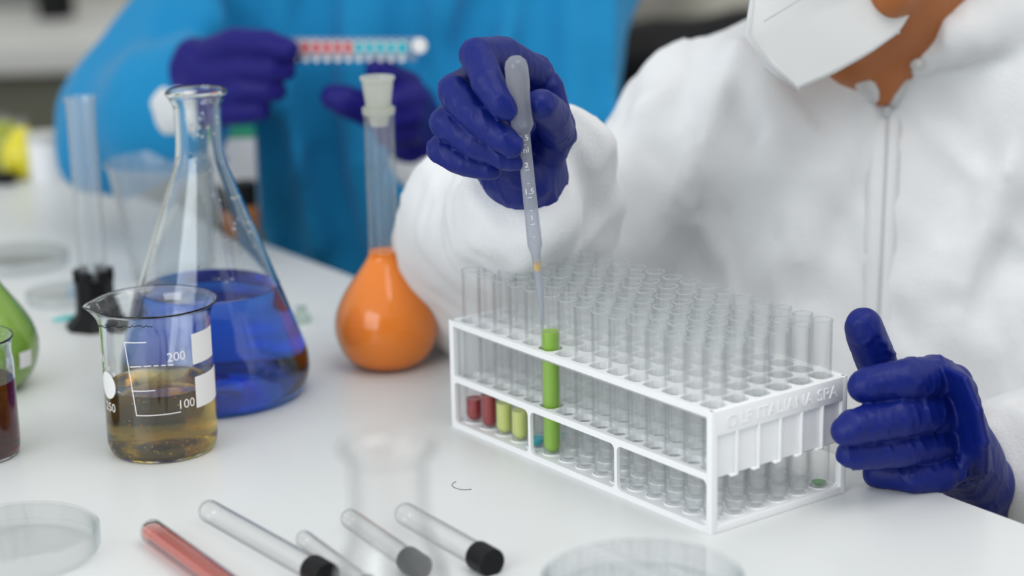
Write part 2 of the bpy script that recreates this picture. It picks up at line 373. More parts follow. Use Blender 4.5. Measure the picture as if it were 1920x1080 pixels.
def field_mesh(F, name, loc=(0, 0, 0), keep=None, it=2):
    pos, Q = F.mesh(name)
    if name in ('glove', 'body'): pos, Q = largest(pos, Q)
    pos = relax(pos, Q, it)
    if keep is not None:
        k = keep(pos); Q = Q[k[Q].all(1)]
        used = np.unique(Q); mp = np.full(len(pos), -1); mp[used] = np.arange(len(used)); pos = pos[used]; Q = mp[Q]
    pos = pos - np.array(loc)
    me = bpy.data.meshes.new(name); me.vertices.add(len(pos)); me.vertices.foreach_set('co', pos.astype(np.float32).ravel())
    me.loops.add(Q.size); me.loops.foreach_set('vertex_index', Q.astype(np.int32).ravel())
    me.polygons.add(len(Q)); me.polygons.foreach_set('loop_start', np.arange(0, Q.size, 4, dtype=np.int32))
    me.update(calc_edges=True); me.validate(); return me

# ================================================================== SETTING
ED = np.array([0.5755, -0.8178, 0]); EN = np.array([0.8178, 0.5755, 0])      # table edge direction, outward normal
E0 = onz(1750, 918); E0[2] = 0
def edge_pt(t, out=0.0, z=0.0): p = E0 + ED * t + EN * out; return np.array([p[0], p[1], z])
def prism(name, poly, z0, z1, material, parent=None, bev=0.002):
    bm = bmesh.new(); vs = [bm.verts.new((p[0], p[1], z0)) for p in poly]; f = bm.faces.new(vs)
    r = bmesh.ops.extrude_face_region(bm, geom=[f]); bmesh.ops.translate(bm, vec=(0, 0, z1 - z0), verts=[v for v in r['geom'] if isinstance(v, bmesh.types.BMVert)])
    if bev: bmesh.ops.bevel(bm, geom=[e for e in bm.edges], offset=bev, segments=2, affect='EDGES')
    return link(name, bm_mesh(bm, name, 0.6), material, parent)
A = edge_pt(0.62); B = edge_pt(-2.15)
tb_poly = [A, B, B - EN * 1.25, A - EN * 1.25]
tb = thing('lab_table', 'large white laminate laboratory table carrying all the glassware', 'table', ((A + B) / 2 - EN * 0.6))
tl_ = np.array(tb.location)
prism('table_top', [p - tl_ for p in tb_poly], T - 0.028, T, M_table, tb, 0.0015)
for s_, q_ in ((0.55, -0.08), (-2.05, -0.08), (0.55, -1.15), (-2.05, -1.15)):
    p = edge_pt(s_, q_) - tl_; box_obj('leg', (p[0] - .025, p[1] - .025, 0), (p[0] + .025, p[1] + .025, T - 0.028), M_steel, tb, 0.003)

def struct(name, a, b, material): o = box_obj(name, a, b, material, None, 0); o['kind'] = 'structure'; return o
struct('floor', (-4, -2.5, -0.05), (4.5, 4.2, 0), M_floor)
struct('wall_back', (-4, 4.2, 0), (4.5, 4.3, 2.9), M_wall)
struct('added_wall_front', (-4, -2.5, 0), (4.5, -2.4, 2.9), M_wallf)  # unseen wall behind the camera, added to darken reflections in glass and gloves

# counter with cabinets along the back wall
ct = thing('base_cabinet', 'long olive grey cabinet with pale counter top along the back wall', 'cabinet', (-1.0, 3.62, 0), rotz=0.055)
box_obj('carcass', (-2.8, -0.24, 0.08), (1.15, 0.33, 0.668), M_olive, ct, 0.002)
box_obj('plinth', (-2.8, -0.2, 0), (1.15, 0.33, 0.08), M_black, ct, 0)
for i in range(6):
    x0 = -2.78 + i * 0.655
    d = box_obj('door', (x0 + .004, -0.262, 0.09), (x0 + .647, -0.242, 0.662), M_olive, ct, 0.002)
wt = box_obj('worktop', (-2.85, -0.30, 0.67), (1.18, 0.34, 0.716), M_counter, None, 0.003)
wt.location = (-1.0, 3.62, 0); wt.rotation_euler = (0, 0, 0.055); tag(wt, 'pale off-white worktop on the olive cabinets at the back', 'countertop')
cc = thing('storage_cabinet', 'cream storage cabinet behind the two people, beside the worktop', 'cabinet', (0.95, 3.75, 0))
box_obj('carcass', (-0.62, -0.25, 0.0), (1.5, 0.3, 1.25), M_cream, cc, 0.003)
for i in range(3): box_obj('door', (-0.61 + i * 0.705, -0.272, 0.05), (0.085 + i * 0.705, -0.252, 1.22), M_cream, cc, 0.003)
# things standing on the counter
def counter_pt(px, py): d = ray(px, py); return cam_pos + d * ((0.716 - cam_pos[2]) / d[2])
p = counter_pt(106, 33); jr = thing('dark_bottle', 'dark brown blurred bottle standing on the back worktop', 'bottle', (p[0], p[1], 0.716))
link('body', lathe_mesh(smooth_prof([(0, 0), (.030, 0), (.033, .006), (.033, .09), (.026, .11), (.014, .125), (.014, .145)], 3) + [(0, .145)], 24), M_black, jr)
link('cap', lathe_mesh([(0, .146), (.017, .146), (.017, .17), (0, .17)], 24), M_black, jr)
p = counter_pt(5, 14); bx_ = thing('grey_box', 'grey equipment box at the far left of the back worktop', 'box', (p[0], p[1], 0.716))
box_obj('body', (-.09, 0, 0), (.055, .12, .13), mat('grey_case', (0.22, 0.23, 0.22), 0.5), bx_, 0.004)
box_obj('lid', (-.092, -.002, .131), (.057, .122, .145), mat('grey_lid', (0.28, 0.29, 0.28), 0.5), bx_, 0.004)

# ================================================================== RACK AND TUBES
TH = 0.93326; RL, RW, RH, RZ = 0.2475, 0.104, 0.0710, 0.0347
rloc = np.array([0.10676, 1.07254, T])
rk = thing('test_tube_rack', 'white plastic ninety-place rack full of glass tubes', 'rack', rloc, rotz=-TH)
ca, sa = math.cos(-TH), math.sin(-TH)
def RKW(x, y, z): return np.array([rloc[0] + ca * x - sa * y, rloc[1] + sa * x + ca * y, T + z])
MG = 0.0026; PU = (RL - 2 * MG) / 15; PV = (RW - 2 * MG) / 6
def hole_plate(z1, th, hole, name, inset=0.0):
    V, Fs = [], []
    ang = [math.pi / 8 + k * math.pi / 4 for k in range(8)]
    for i in range(15):
        for j in range(6):
            cx = -RL + MG + PU * (i + .5); cy = MG + PV * (j + .5); b0 = len(V)
            x0, x1 = cx - PU / 2, cx + PU / 2; y0, y1 = cy - PV / 2, cy + PV / 2
            if i == 0: x0 = -RL + inset
            if i == 14: x1 = -inset
            if j == 0: y0 = 0
            if j == 5: y1 = RW
            a = hole / 2; c = a * 0.62
            inner = [(a, -c), (a, c), (c, a), (-c, a), (-a, c), (-a, -c), (-c, -a), (c, -a)]
            outer = [(x1, y0), (x1, y1), (x1, y1), (x0, y1), (x0, y1), (x0, y0), (x0, y0), (x1, y0)]
            for z in (z1, z1 - th):
                V += [(cx + p[0], cy + p[1], z) for p in inner]
            for z in (z1, z1 - th):
                V += [(x1, y0, z), (x1, y1, z), (x0, y1, z), (x0, y0, z)]
            I = lambda k: b0 + k % 8; J = lambda k: b0 + 8 + k % 8; O = lambda k: b0 + 16 + k % 4; P_ = lambda k: b0 + 20 + k % 4
            for k in range(8): Fs.append((I(k), I(k + 1), J(k + 1), J(k)))
            for k in range(4):                        # side quads and corner triangles, top and bottom
                Fs.append((I(2 * k), O(k), O(k + 1), I(2 * k + 1))); Fs.append((I(2 * k + 1), O(k + 1), I(2 * k + 2)))
                Fs.append((J(2 * k), J(2 * k + 1), P_(k + 1), P_(k))); Fs.append((J(2 * k + 1), J(2 * k + 2), P_(k + 1)))
    me = mesh_from(V, Fs, name); bm = bmesh.new(); bm.from_mesh(me); bmesh.ops.remove_doubles(bm, verts=bm.verts[:], dist=1e-5)
    me2 = bm_mesh(bm, name, 0.5); return me2
link('top_plate', hole_plate(RH - .0004, .0042, .0127, 'top_plate'), M_white, rk)
link('middle_plate', hole_plate(RZ - .0004, .0036, .0127, 'middle_plate', .0036), M_white, rk)
bm = bmesh.new(); add_box(bm, (-RL + .0005, .0005, .0012), (-.0005, RW - .0005, .0035), 0)
base_me = bm_mesh(bm, 'base', .5); link('base_plate', base_me, M_white, rk)
def ring_mesh(r, rr, z, seg=14):
    V, Fs = [], []
    for i in range(seg):
        a = 2 * math.pi * i / seg
        for q in ((r - rr, z), (r, z + rr), (r + rr, z)): V.append((q[0] * math.cos(a), q[0] * math.sin(a), q[1]))
    for i in range(seg):
        j = (i + 1) % seg
        for k in (0, 1): Fs.append((3 * i + k, 3 * j + k, 3 * j + k + 1, 3 * i + k + 1))
    return mesh_from(V, Fs, 'ring')
rgm = ring_mesh(.0058, .0007, .0035); rgm.materials.append(M_white)
for i in range(15):
    for j in range(6):
        o = bpy.data.objects.new('tube_seat', rgm); COL.objects.link(o); o.parent = rk; o.location = (-RL + MG + PU * (i + .5), MG + PV * (j + .5), 0)
def panel_ring(bm, axis, u0, u1, z0, z1, hu0, hu1, hz0, hz1, r, w0, w1):
    """rectangular panel u0..u1, z0..z1 with a rounded hole; axis 'x' runs along x with thickness in y, axis 'y' the other way"""
    n = 5; hole = []; outer = []
    for (cx, cz, a0, ox, oz) in ((hu1 - r, hz1 - r, 0, u1, z1), (hu0 + r, hz1 - r, 90, u0, z1), (hu0 + r, hz0 + r, 180, u0, z0), (hu1 - r, hz0 + r, 270, u1, z0)):
        for k in range(n):
            a = math.radians(a0 + 90 * k / (n - 1)); px, pz = cx + r * math.cos(a), cz + r * math.sin(a); hole.append((px, pz))
            if k == 0: outer.append((ox, pz) if a0 in (0, 180) else (px, oz))
            elif k == n - 1: outer.append((px, oz) if a0 in (0, 180) else (ox, pz))
            else: outer.append((ox, oz))
    def P(q, w): return (q[0], w, q[1]) if axis == 'x' else (w, q[0], q[1])
    N = len(hole); vs = [[bm.verts.new(P(q, w)) for q in L_] for L_ in (hole, outer) for w in (w0, w1)]
    h0, h1, o0, o1 = vs
    for k in range(N):
        j = (k + 1) % N
        for A_, B_ in ((h0, o0), (h1, o1), (h0, h1), (o0, o1)):
            q = [A_[k], A_[j], B_[j], B_[k]]
            try: bm.faces.new(q)
            except ValueError: pass
for w0 in (0.0, RW - .0022):
    bm = bmesh.new()
    for k in range(3):
        u0, u1 = -RL + RL * k / 3, -RL + RL * (k + 1) / 3
        panel_ring(bm, 'x', u0, u1, 0, RZ, u0 + (.0042 if k == 0 else .0012), u1 - (.0042 if k == 2 else .0012), .0036, RZ - .0040, .0035, w0, w0 + .0022)
    panel_ring(bm, 'x', -RL, 0, RZ, RH, -RL + .0042, -.0042, RZ + .0001, RH - .0038, .0006, w0, w0 + .0022)
    bmesh.ops.remove_doubles(bm, verts=bm.verts[:], dist=1e-5)
    link('side_frame', bm_mesh(bm, 'side_frame', .5), M_white, rk)
for x0, x1, y0, y1 in ((-.0045, .0003, -.0003, .0045), (-.0045, .0003, RW - .0045, RW + .0003), (-RL - .0003, -RL + .0045, -.0003, .0045), (-RL - .0003, -RL + .0045, RW - .0045, RW + .0003)):
    box_obj('corner_post', (x0, y0, 0), (x1, y1, RH), M_white, rk, .0013)
for sgn, xf in ((1, 0.0), (-1, -RL)):
    inn = lambda d: xf - sgn * d
    bm = bmesh.new()
    a, b = sorted((inn(.0035), inn(.0020))); add_box(bm, (a, .004, RZ - .0030), (b, RW - .004, RH - .001), .0003)      # recessed sheet
    a, b = sorted((inn(.0032), inn(-.0002))); add_box(bm, (a, .003, RH - .0145), (b, RW - .003, RH), .0008)            # top band
    a, b = sorted((inn(.0035), inn(-.0002))); add_box(bm, (a, .003, 0), (b, RW - .003, .0045), .0008)                   # foot band
    panel_ring(bm, 'y', 0, RW, .003, RZ - .002, .0042, RW - .0042, .0040, RZ - .0024, .0045, *sorted((inn(.0034), inn(.0021))))
    link('end_panel', bm_mesh(bm, 'end_panel', .5), M_white, rk)
    for k in range(1, 6):
        y = MG + PV * k; bm = bmesh.new(); a, b = sorted((inn(.0021), inn(-.0002)))
        add_box(bm, (a, y - .0007, RZ - .0040), (b, y + .0007, RH - .0140), .0003)
        a, b = sorted((inn(.0030), inn(-.0002))); add_box(bm, (a, y - .0045, RZ - .0040), (b, y + .0007, RZ - .0029), .0003)
        link('rib', bm_mesh(bm, 'rib', .5), M_white, rk)
# raised lettering on the end band
tm = text_mesh('LP ITALIANA SPA', .0098, .00025); V, Fs = me_arrays(tm)
V = [(0.0003 + v[2] + .0001, RW * .56 + v[0] * 1.02, RH - .0078 + v[1]) for v in V]
link('lettering', mesh_from(V, Fs, 'lettering'), M_white, rk, smooth=False)
rg = ring_mesh(.0033, .0005, 0, 20); V, Fs = me_arrays(rg); V = [(0.0002 + v[2], .0145 + v[0], RH - .0078 + v[1]) for v in V]
link('emblem', mesh_from(V, Fs, 'emblem'), M_white, rk)

# tubes
TL, TR, TWALL = 0.1005, 0.0060, 0.0007
def tube_prof(L_, R_, w):
    o = [(R_ * math.sin(a), R_ - R_ * math.cos(a)) for a in np.linspace(0, math.pi / 2, 7)]
    o = [(0, 0)] + o[1:] + [(R_, L_ - .002), (R_ + .0002, L_ - .0008), (R_, L_)]
    ri = R_ - w; i = [(ri, L_)] + [(ri * math.sin(a), R_ - ri * math.cos(a)) for a in np.linspace(math.pi / 2, 0, 7)]
    i[-1] = (0, i[-1][1]); return o + i
def liquid_prof(R_, w, z1, shrink=.00005):
    ri = R_ - w - shrink; p = [(ri * math.sin(a), R_ - ri * math.cos(a)) for a in np.linspace(0, math.pi / 2, 7)]; p[0] = (0, p[0][1])
    if z1 < R_:
        p = [q for q in p if q[1] < z1]; rr = math.sqrt(max(ri ** 2 - (R_ - z1) ** 2, 1e-9)); return p + [(rr, z1), (0, z1)]
    return p + [(ri, z1 + .0006), (ri * .8, z1 + .0001), (0, z1)]
tube_me = lathe_mesh(tube_prof(TL, TR, TWALL), 28, 'test_tube'); tube_me.materials.append(M_tube); tube_me.materials.append(M_rim)
for p_ in tube_me.polygons:
    if p_.center.z > TL - .0011: p_.material_index = 1
filled = {(0, 0): ('crimson', M_dred, .0150), (1, 0): ('crimson', M_dred, .0210), (2, 0): ('pale', M_pale, .0200), (3, 0): ('pale', M_pale, .0190), (4, 0): ('cyan', M_cyanl, .0055), (5, 0): ('green', M_greenl, .0770), (14, 5): ('tiny', M_dgreen, .0028),
          (4, 1): ('cyan', M_cyanl, .0045)}
tlabels = {(0, 0): 'glass tube with dark red liquid in the outermost corner place of the rack', (1, 0): 'glass tube with dark red liquid, one place in from the corner tube',
           (2, 0): 'tube with pale yellow-green liquid standing next to a dark red one', (3, 0): 'tube with pale yellow-green liquid nearest the rack divider, beside the cyan drop',
           (4, 0): 'tube with a little cyan liquid, in the front row before the bright green tube', (4, 1): 'tube with a cyan drop, second row behind the other cyan tube',
           (5, 0): 'tube filled high with bright green liquid under the pipette tip', (14, 5): 'tube with a trace of green at its bottom, beside the gloved fingers'}
ctx_t = random.Random(5)
for i in range(15):
    for j in range(6):
        o = bpy.data.objects.new('test_tube', tube_me); COL.objects.link(o)
        tx, ty = ctx_t.uniform(-.009, .009), ctx_t.uniform(-.009, .009)
        if (i, j) == (5, 0): tx = ty = 0.0
        o.location = RKW(-RL + MG + PU * (i + .5), MG + PV * (j + .5), .0037); o.rotation_euler = (tx, ty, ctx_t.uniform(0, 6))
        if (i, j) in filled:
            tag(o, tlabels[(i, j)], 'test tube', 'filled tubes in the rack')
            _, mm, zz = filled[(i, j)]
            link('liquid', lathe_mesh(liquid_prof(TR, TWALL, zz), 24, 'liquid'), mm, o)
        else:
            tag(o, 'empty glass tube in the rack: %s, %s from the lettered end' % (('front row', 'second row', 'third row', 'fourth row', 'fifth row', 'rear row')[j],
                ('first', 'second', 'third', 'fourth', 'fifth', 'sixth', 'seventh', 'eighth', 'ninth', 'tenth', 'eleventh', 'twelfth', 'thirteenth', 'fourteenth', 'fifteenth')[14 - i]), 'test tube', 'empty tubes in the rack')

# ================================================================== GLASSWARE ON THE TABLE
def placed_lathe(px, py):                       # returns base location and a converter from (row, half width in px) to (r, z)
    b = onz(px, py)
    def cv(rows): return [(r / scl(b[0], b[1], zat(b[0], b[1], y)), zat(b[0], b[1], y)) for y, r in rows]
    return b, cv
# --- blue Erlenmeyer flask
b, cv = placed_lathe(402, 736)
er = thing('conical_flask', 'large conical glass flask holding deep blue liquid, behind the beaker', 'flask', b)
rim = cv([(172, 58)])[0]; neck = cv([(205, 44), (272, 44)]); cone = cv([(300, 52), (350, 75)])
RB = .0655
outer = [(0, .0008), (RB * .80, 0), (RB * .93, .0035), (RB * .99, .012), (RB, .021), (RB * .975, .031)]
z_n = neck[1][1]; rn = neck[1][0]
outer += [(RB * .975 + (rn * 1.12 - RB * .975) * t, .031 + (z_n - .012 - .031) * t) for t in (.15, .3, .45, .6, .75, .9, 1.0)]
outer += [(rn * 1.02, z_n), (rn, z_n + .010), (rn, neck[0][1]), (rn * 1.05, rim[1] - .008), (rn * 1.22, rim[1] - .003), (rim[0], rim[1] - .0012), (rim[0], rim[1] + .0006), (rim[0] - .0015, rim[1] + .0016)]
wl = .0020
po = smooth_prof(outer, 3)
inner = [(max(r - wl, 0), z + (.0022 if z < .02 else 0)) for r, z in po[:-6]]; inner = [q for q in inner if q[0] > .002]
link('glass_body', lathe_mesh(po + inner[::-1] + [(0, .003)], 96, 'flask', 1.2), M_glass, er)
zl = zat(b[0], b[1], 536)
li = [(max(r - wl + .0003, 0), z) for r, z in inner and [(r + wl, z) for r, z in inner] if z <= zl]
link('liquid', lathe_mesh([(0, .0027)] + li + [(li[-1][0], zl), (0, zl)], 96, 'liquid', .9), M_bluel, er)
# --- droplets inside the flask wall
bm = bmesh.new(); rr_ = random.Random(2)
for _ in range(70):
    z = rr_.uniform(zl + .004, z_n + .02); t = max(0, min(1, (z - .031) / (z_n - .012 - .031))); r = RB * .975 + (rn * 1.12 - RB * .975) * t - wl - .0003
    if z > z_n: r = rn - wl - .0003
    a = rr_.uniform(0, 6.283); bmesh.ops.create_icosphere(bm, subdivisions=1, radius=rr_.uniform(.0006, .0015), matrix=Matrix.Translation((r * math.cos(a), r * math.sin(a), z)))
d_ = link('droplets', bm_mesh(bm, 'droplets'), M_glass, er); d_['kind'] = 'stuff'

# --- wrap helper for print on round glass: s along the surface (to the viewer's right), z up
def wrap(pts, R_, phi0, off=.00015, tilt=0.0):
    out = []
    for s_, z in pts:
        a = phi0 + s_ / R_; out.append(((R_ + off) * math.cos(a), (R_ + off) * math.sin(a), z))
    return out
def wrap_strip(s0, z0, s1, z1, w, R_, phi0, n=12):
    V, Fs = [], []; dx, dz = s1 - s0, z1 - z0; L_ = math.hypot(dx, dz); nx, nz = -dz / L_ * w / 2, dx / L_ * w / 2
    for i in range(n + 1):
        t = i / n; V += [(s0 + dx * t + nx, z0 + dz * t + nz), (s0 + dx * t - nx, z0 + dz * t - nz)]
    for i in range(n): Fs.append((2 * i, 2 * i + 1, 2 * i + 3, 2 * i + 2))
    return wrap(V, R_, phi0), Fs
def wrap_patch(s0, z0, s1, z1, R_, phi0, n=10, skew=0.0): return wrap_strip(s0, (z0 + z1) / 2, s1, (z0 + z1) / 2 + skew, abs(z1 - z0), R_, phi0, n)
def wrap_text(s, size, s0, z0, R_, phi0, off=.0002, rot=0.0):
    V, Fs = me_arrays(text_mesh(s, size)); c, q = math.cos(rot), math.sin(rot)
    return wrap([(s0 + v[0] * c - v[1] * q, z0 + v[0] * q + v[1] * c) for v in V], R_, phi0, off), Fs
def join(parts):
    V, Fs = [], []
    for v, f in parts: Fs += [tuple(i + len(V) for i in q) for q in f]; V += v
    return mesh_from(V, Fs, 'print')
# --- 250 ml beaker
b, cv = placed_lathe(307, 839)
bk = thing('beaker', 'glass beaker with amber liquid, printed scale and white label fields', 'beaker', b)
BR = .0343; BH = zat(b[0], b[1], 566)
outer = [(0, .0010), (BR * .82, 0), (BR * .94, .0020), (BR * .99, .0062), (BR, .011), (BR, .03), (BR, .06), (BR, BH - .012), (BR + .0008, BH - .006), (BR + .0030, BH - .0016), (BR + .0047, BH), (BR + .0042, BH + .0010)]
po = smooth_prof(outer, 3); wl = .0013
inner = [(r - wl, z + (.0018 if z < .01 else 0)) for r, z in po[:-3] if r - wl > .003]
me = lathe_mesh(po + inner[::-1] + [(0, .0028)], 96, 'beaker', 1.2)
sp_a = math.radians(188)                        # pouring lip
for v in me.vertices:
    a = math.atan2(v.co.y, v.co.x); d = (a - sp_a + math.pi) % (2 * math.pi) - math.pi; w = math.exp(-(d / .22) ** 2) * max(0, (v.co.z - (BH - .012)) / .012)
    if w > 0: r = math.hypot(v.co.x, v.co.y); k = (r + .0045 * w) / max(r, 1e-6); v.co.x *= k; v.co.y *= k; v.co.z -= .0008 * w
link('glass_body', me, M_glass, bk)
zl = zat(b[0], b[1], 716)
li = [(r + .0003, z) for r, z in inner if z <= zl]
link('liquid', lathe_mesh([(0, .0025)] + li + [(li[-1][0], zl + .0006), (li[-1][0] - .0015, zl), (0, zl)], 96, 'liquid', .9), M_yell, bk)
phi = math.atan2(-b[1], -b[0] )                 # direction from the beaker towards the camera
def sx(px): return BR * math.asin(max(-1, min(1, (px - 302.5) / (BR * scl(b[0], b[1], .04)))))
def bz(px, py):                                  # height of a printed point that shows at px, py
    a = phi + sx(px) / BR; return zat(b[0] + BR * math.cos(a), b[1] + BR * math.sin(a), py)
def seg_(x0, y0, x1, y1, w=.0006): return wrap_strip(sx(x0), bz(x0, y0), sx(x1), bz(x1, y1), w, BR, phi)
parts = [seg_(245, 642, 284, 642), seg_(245, 641, 258, 780), seg_(257, 779, 338, 772), seg_(252, 733, 294, 732)]
for x0, x1 in ((252, 272), (276, 290), (294, 303), (308, 316), (320, 330)): parts.append(seg_(x0, 688 - (x0 - 252) * .05, x1, 688 - (x1 - 252) * .05))
link('scale_lines', join(parts), M_print, bk)
parts = []
for px0, px1, y0, y1 in ((365, 402.5, 627, 684), (367, 408, 707, 765)):
    n = 10; V, Fs = [], []
    for i in range(n + 1):
        px = px0 + (px1 - px0) * i / n; V += wrap([(sx(px), bz(px0, y0)), (sx(px), bz(px0, y1))], BR, phi)
    for i in range(n): Fs.append((2 * i, 2 * i + 1, 2 * i + 3, 2 * i + 2))
    parts.append((V, Fs))
link('label_field', join(parts[:1]), M_print, bk); link('label_field', join(parts[1:]), M_print, bk)
parts = [wrap_text('200', .0080, sx(336), bz(336, 669), BR, phi), wrap_text('100', .0080, sx(349), bz(349, 757), BR, phi), wrap_text('250', .0078, sx(211), bz(210, 763), BR, phi), wrap_text('PN', .0072, sx(202), bz(202, 671), BR, phi)]
for q in parts: link('numeral', join([q]), M_print, bk)
s0, z0 = sx(209), bz(209, 722); parts = []
V = [(s0, z0)] + [(s0 + .0088 * q * math.cos(a), z0 + .0086 * q * math.sin(a)) for q in (.2, .4, .6, .8, 1) for a in np.linspace(0, 2 * math.pi, 29)[:-1]]
parts.append((wrap(V, BR, phi), [(0, i, i % 28 + 1) for i in range(1, 29)] + [(28 * q + i, 28 * q + i + 28, 28 * q + i % 28 + 29, 28 * q + i % 28 + 1) for q in range(4) for i in range(1, 29)]))
for k, ch in enumerate('CHEMIX'):
    a = math.radians(130 - k * 28); parts.append(wrap_text('CHEM I'[k] if k < 5 else 'I', .0034, s0 + .0120 * math.cos(a), z0 + .0118 * math.sin(a), BR, phi, rot=a - math.pi / 2))
link('round_emblem', join(parts), M_print, bk)
rr_ = random.Random(4); pts = []
for k in range(40): px = 196 + k * 2.6; pts.append(wrap([(sx(px), bz(px, 613 + rr_.uniform(-2.5, 2.5) - (k * .06)))], BR, phi, .0003)[0])
tube_curve('marker_scribble', pts, .00035, M_black, bk, 5)
bm = bmesh.new()
for _ in range(110):
    a = rr_.uniform(0, 6.283); r = (BR - .0035) * math.sqrt(rr_.uniform(.1, 1)); z = .0036 + abs(rr_.gauss(0, .0035)) if _ < 90 else rr_.uniform(.005, zl - .003)
    bmesh.ops.create_icosphere(bm, subdivisions=1, radius=rr_.uniform(.00025, .0007), matrix=Matrix.Translation((r * math.cos(a), r * math.sin(a), z)))
d_ = link('bubbles', bm_mesh(bm, 'bubbles'), M_droplet, bk); d_['kind'] = 'stuff'

# --- volumetric flasks (orange, green)
def vol_flask(px, py, nm, label, liq, top_rows, liquid_row, with_stopper, label_patch=None):
    b, cv = placed_lathe(px, py); t = thing('volumetric_flask', label, 'flask', b, 'round bulb volumetric flasks')
    q = cv(top_rows); S = scl(b[0], b[1], .03)
    k = .0367 / 98
    rows = [(40, 4), (58, 9), (76, 24), (90, 47), (98, 78), (98, 97), (88, 125), (70, 152), (49, 179), (37, 199), (31, 216), (29, 236)]
    kz = .0367 / 98 * 1.025
    bulb = [(0, .001), (48 * k, 0)] + [(r * k, (y - 0) * kz) for r, y in [(64, 7), (84, 28), (96, 58), (98, 84), (91, 113), (75, 143), (55, 171), (40, 192), (31, 208), (28.5, 226)]]
    z_top = q[0][1]
    outer = bulb + [(28.5 * k, z_top - .02), (28.5 * k, z_top - .002), (28.8 * k, z_top)]
    po = smooth_prof(outer, 3); wl = .0012
    inner = [(r - wl, z + (.001 if z < .004 else 0)) for r, z in po if r - wl > .003]
    link('glass_body', lathe_mesh(po + inner[::-1] + [(0, .0022)], 72, 'vflask', 1.2), M_vglass, t)
    zl = zat(b[0], b[1], liquid_row)
    li = [(r + .0009, z) for r, z in inner if z <= zl]
    link('liquid', lathe_mesh([(0, .0012)] + li + [(li[-1][0], zl), (0, zl)], 72, 'liquid', .9), liq, t)
    if with_stopper:
        z1, z2, z3 = [zat(b[0], b[1], y) for y in (146, 192, 203)]
        pr = [(.0060, z3 - .012), (.0088, z3), (.0089, z2), (.0104, z1 - .006), (.0108, z1 - .002), (.0119, z1 - .001), (.0119, z1 + .001), (.0105, z1 + .001), (.0092, z1 - .003), (.0075, z2), (.0048, z3 - .012)]
        link('stopper', lathe_mesh(pr, 40, 'stopper', .8, close=True), M_stop, t)
        link('neck_collar', lathe_mesh([(.0110, z3 - .004), (.0114, z3 - .001), (.0112, z3 + .0008), (.0090, z3 + .0012), (.0088, z3 - .004)], 40, 'collar', .8, close=True), M_stop, t)
    return b, t, k
M_vglass = clear_mat('volumetric_glass', (0.985, 0.985, 0.98), (0.60, 0.62, 0.60), 3.5, 1.2, milky=0.035)
M_stop = clear_mat('stopper_plastic', (0.85, 0.86, 0.83), (0.6, 0.62, 0.58), 1.5, 1.2, milky=0.5, milk=(0.86, 0.87, 0.82))
vol_flask(728, 684, 'o', 'stoppered round flask filled with bright orange liquid', M_orange, [(200, 29)], 470, True)
bg_, tg_, kg_ = vol_flask(-22, 728, 'g', 'round glass flask of green liquid cut off by the picture edge', M_greenb, [(240, 29)], 470, False)
ph = math.atan2(-bg_[1], -bg_[0]); V = []
for i in range(7):
    for j in range(4):
        a = ph + .62 + i * .05; z = .0205 + j * .0038; rr = .0371 * (1 - .3 * ((z - .031) / .037) ** 2) + .0012; V.append((rr * math.cos(a), rr * math.sin(a), z))
link('label_field', mesh_from(V, [(i * 4 + j, i * 4 + 4 + j, i * 4 + 5 + j, i * 4 + 1 + j) for i in range(6) for j in range(3)], 'lab'), M_print, tg_)

# --- small beaker with dark red liquid at the left edge
b, cv = placed_lathe(-46, 852)
sb = thing('small_beaker', 'small glass beaker with nearly black red liquid, cut by the picture edge', 'beaker', b)
R_ = .0282; H_ = zat(b[0], b[1], 634)
outer = [(0, .001), (R_ * .85, 0), (R_ * .97, .003), (R_, .009), (R_, .03), (R_, H_ - .018), (R_ * .97, H_ - .010), (R_ * 1.0, H_ - .003), (R_ + .0012, H_), (R_ + .0008, H_ + .0009)]
po = smooth_prof(outer, 3); inner = [(r - .0012, z + (.0015 if z < .008 else 0)) for r, z in po[:-3] if r > .006]
link('glass_body', lathe_mesh(po + inner[::-1] + [(0, .0025)], 72, 'sb', 1.2), M_glass, sb)
zl = zat(b[0], b[1], 712); li = [(r + .0003, z) for r, z in inner if z <= zl]
link('liquid', lathe_mesh([(0, .0022)] + li + [(li[-1][0], zl), (0, zl)], 72, 'liquid', .9), M_redl, sb)

# --- measuring cylinder with black foot
b, cv = placed_lathe(182, 612)
cy = thing('measuring_cylinder', 'tall narrow glass cylinder standing in a black plastic foot', 'measuring cylinder', b)
zt = zat(b[0], b[1], 184); ri = .0106
prof = [(0, .010), (ri, .010), (ri, zt - .006), (ri + .0006, zt - .003), (ri + .0016, zt), (ri + .0004, zt + .001), (ri - .0012, zt - .002), (ri - .0014, .012), (0, .012)]
link('glass_tube', lathe_mesh(prof, 48, 'cyl', .8), M_cyl, cy)
link('foot', lathe_mesh(smooth_prof([(0, 0), (.0225, 0), (.0232, .002), (.020, .006), (.0160, .010), (.0150, .018), (.0150, .036)], 3) + [(.0150, .038), (.0112, .038), (.0112, .009), (0, .009)], 8, 'foot', .5), M_black, cy)
for k in range(6):
    a = k * math.pi / 3 + .3; bm = bmesh.new(); add_box(bm, (.0112, -.0042, .036), (.0152, .0042, .0455), .0008, Matrix.Rotation(a, 4, 'Z')); link('prong', bm_mesh(bm, 'prong', .6), M_black, cy)

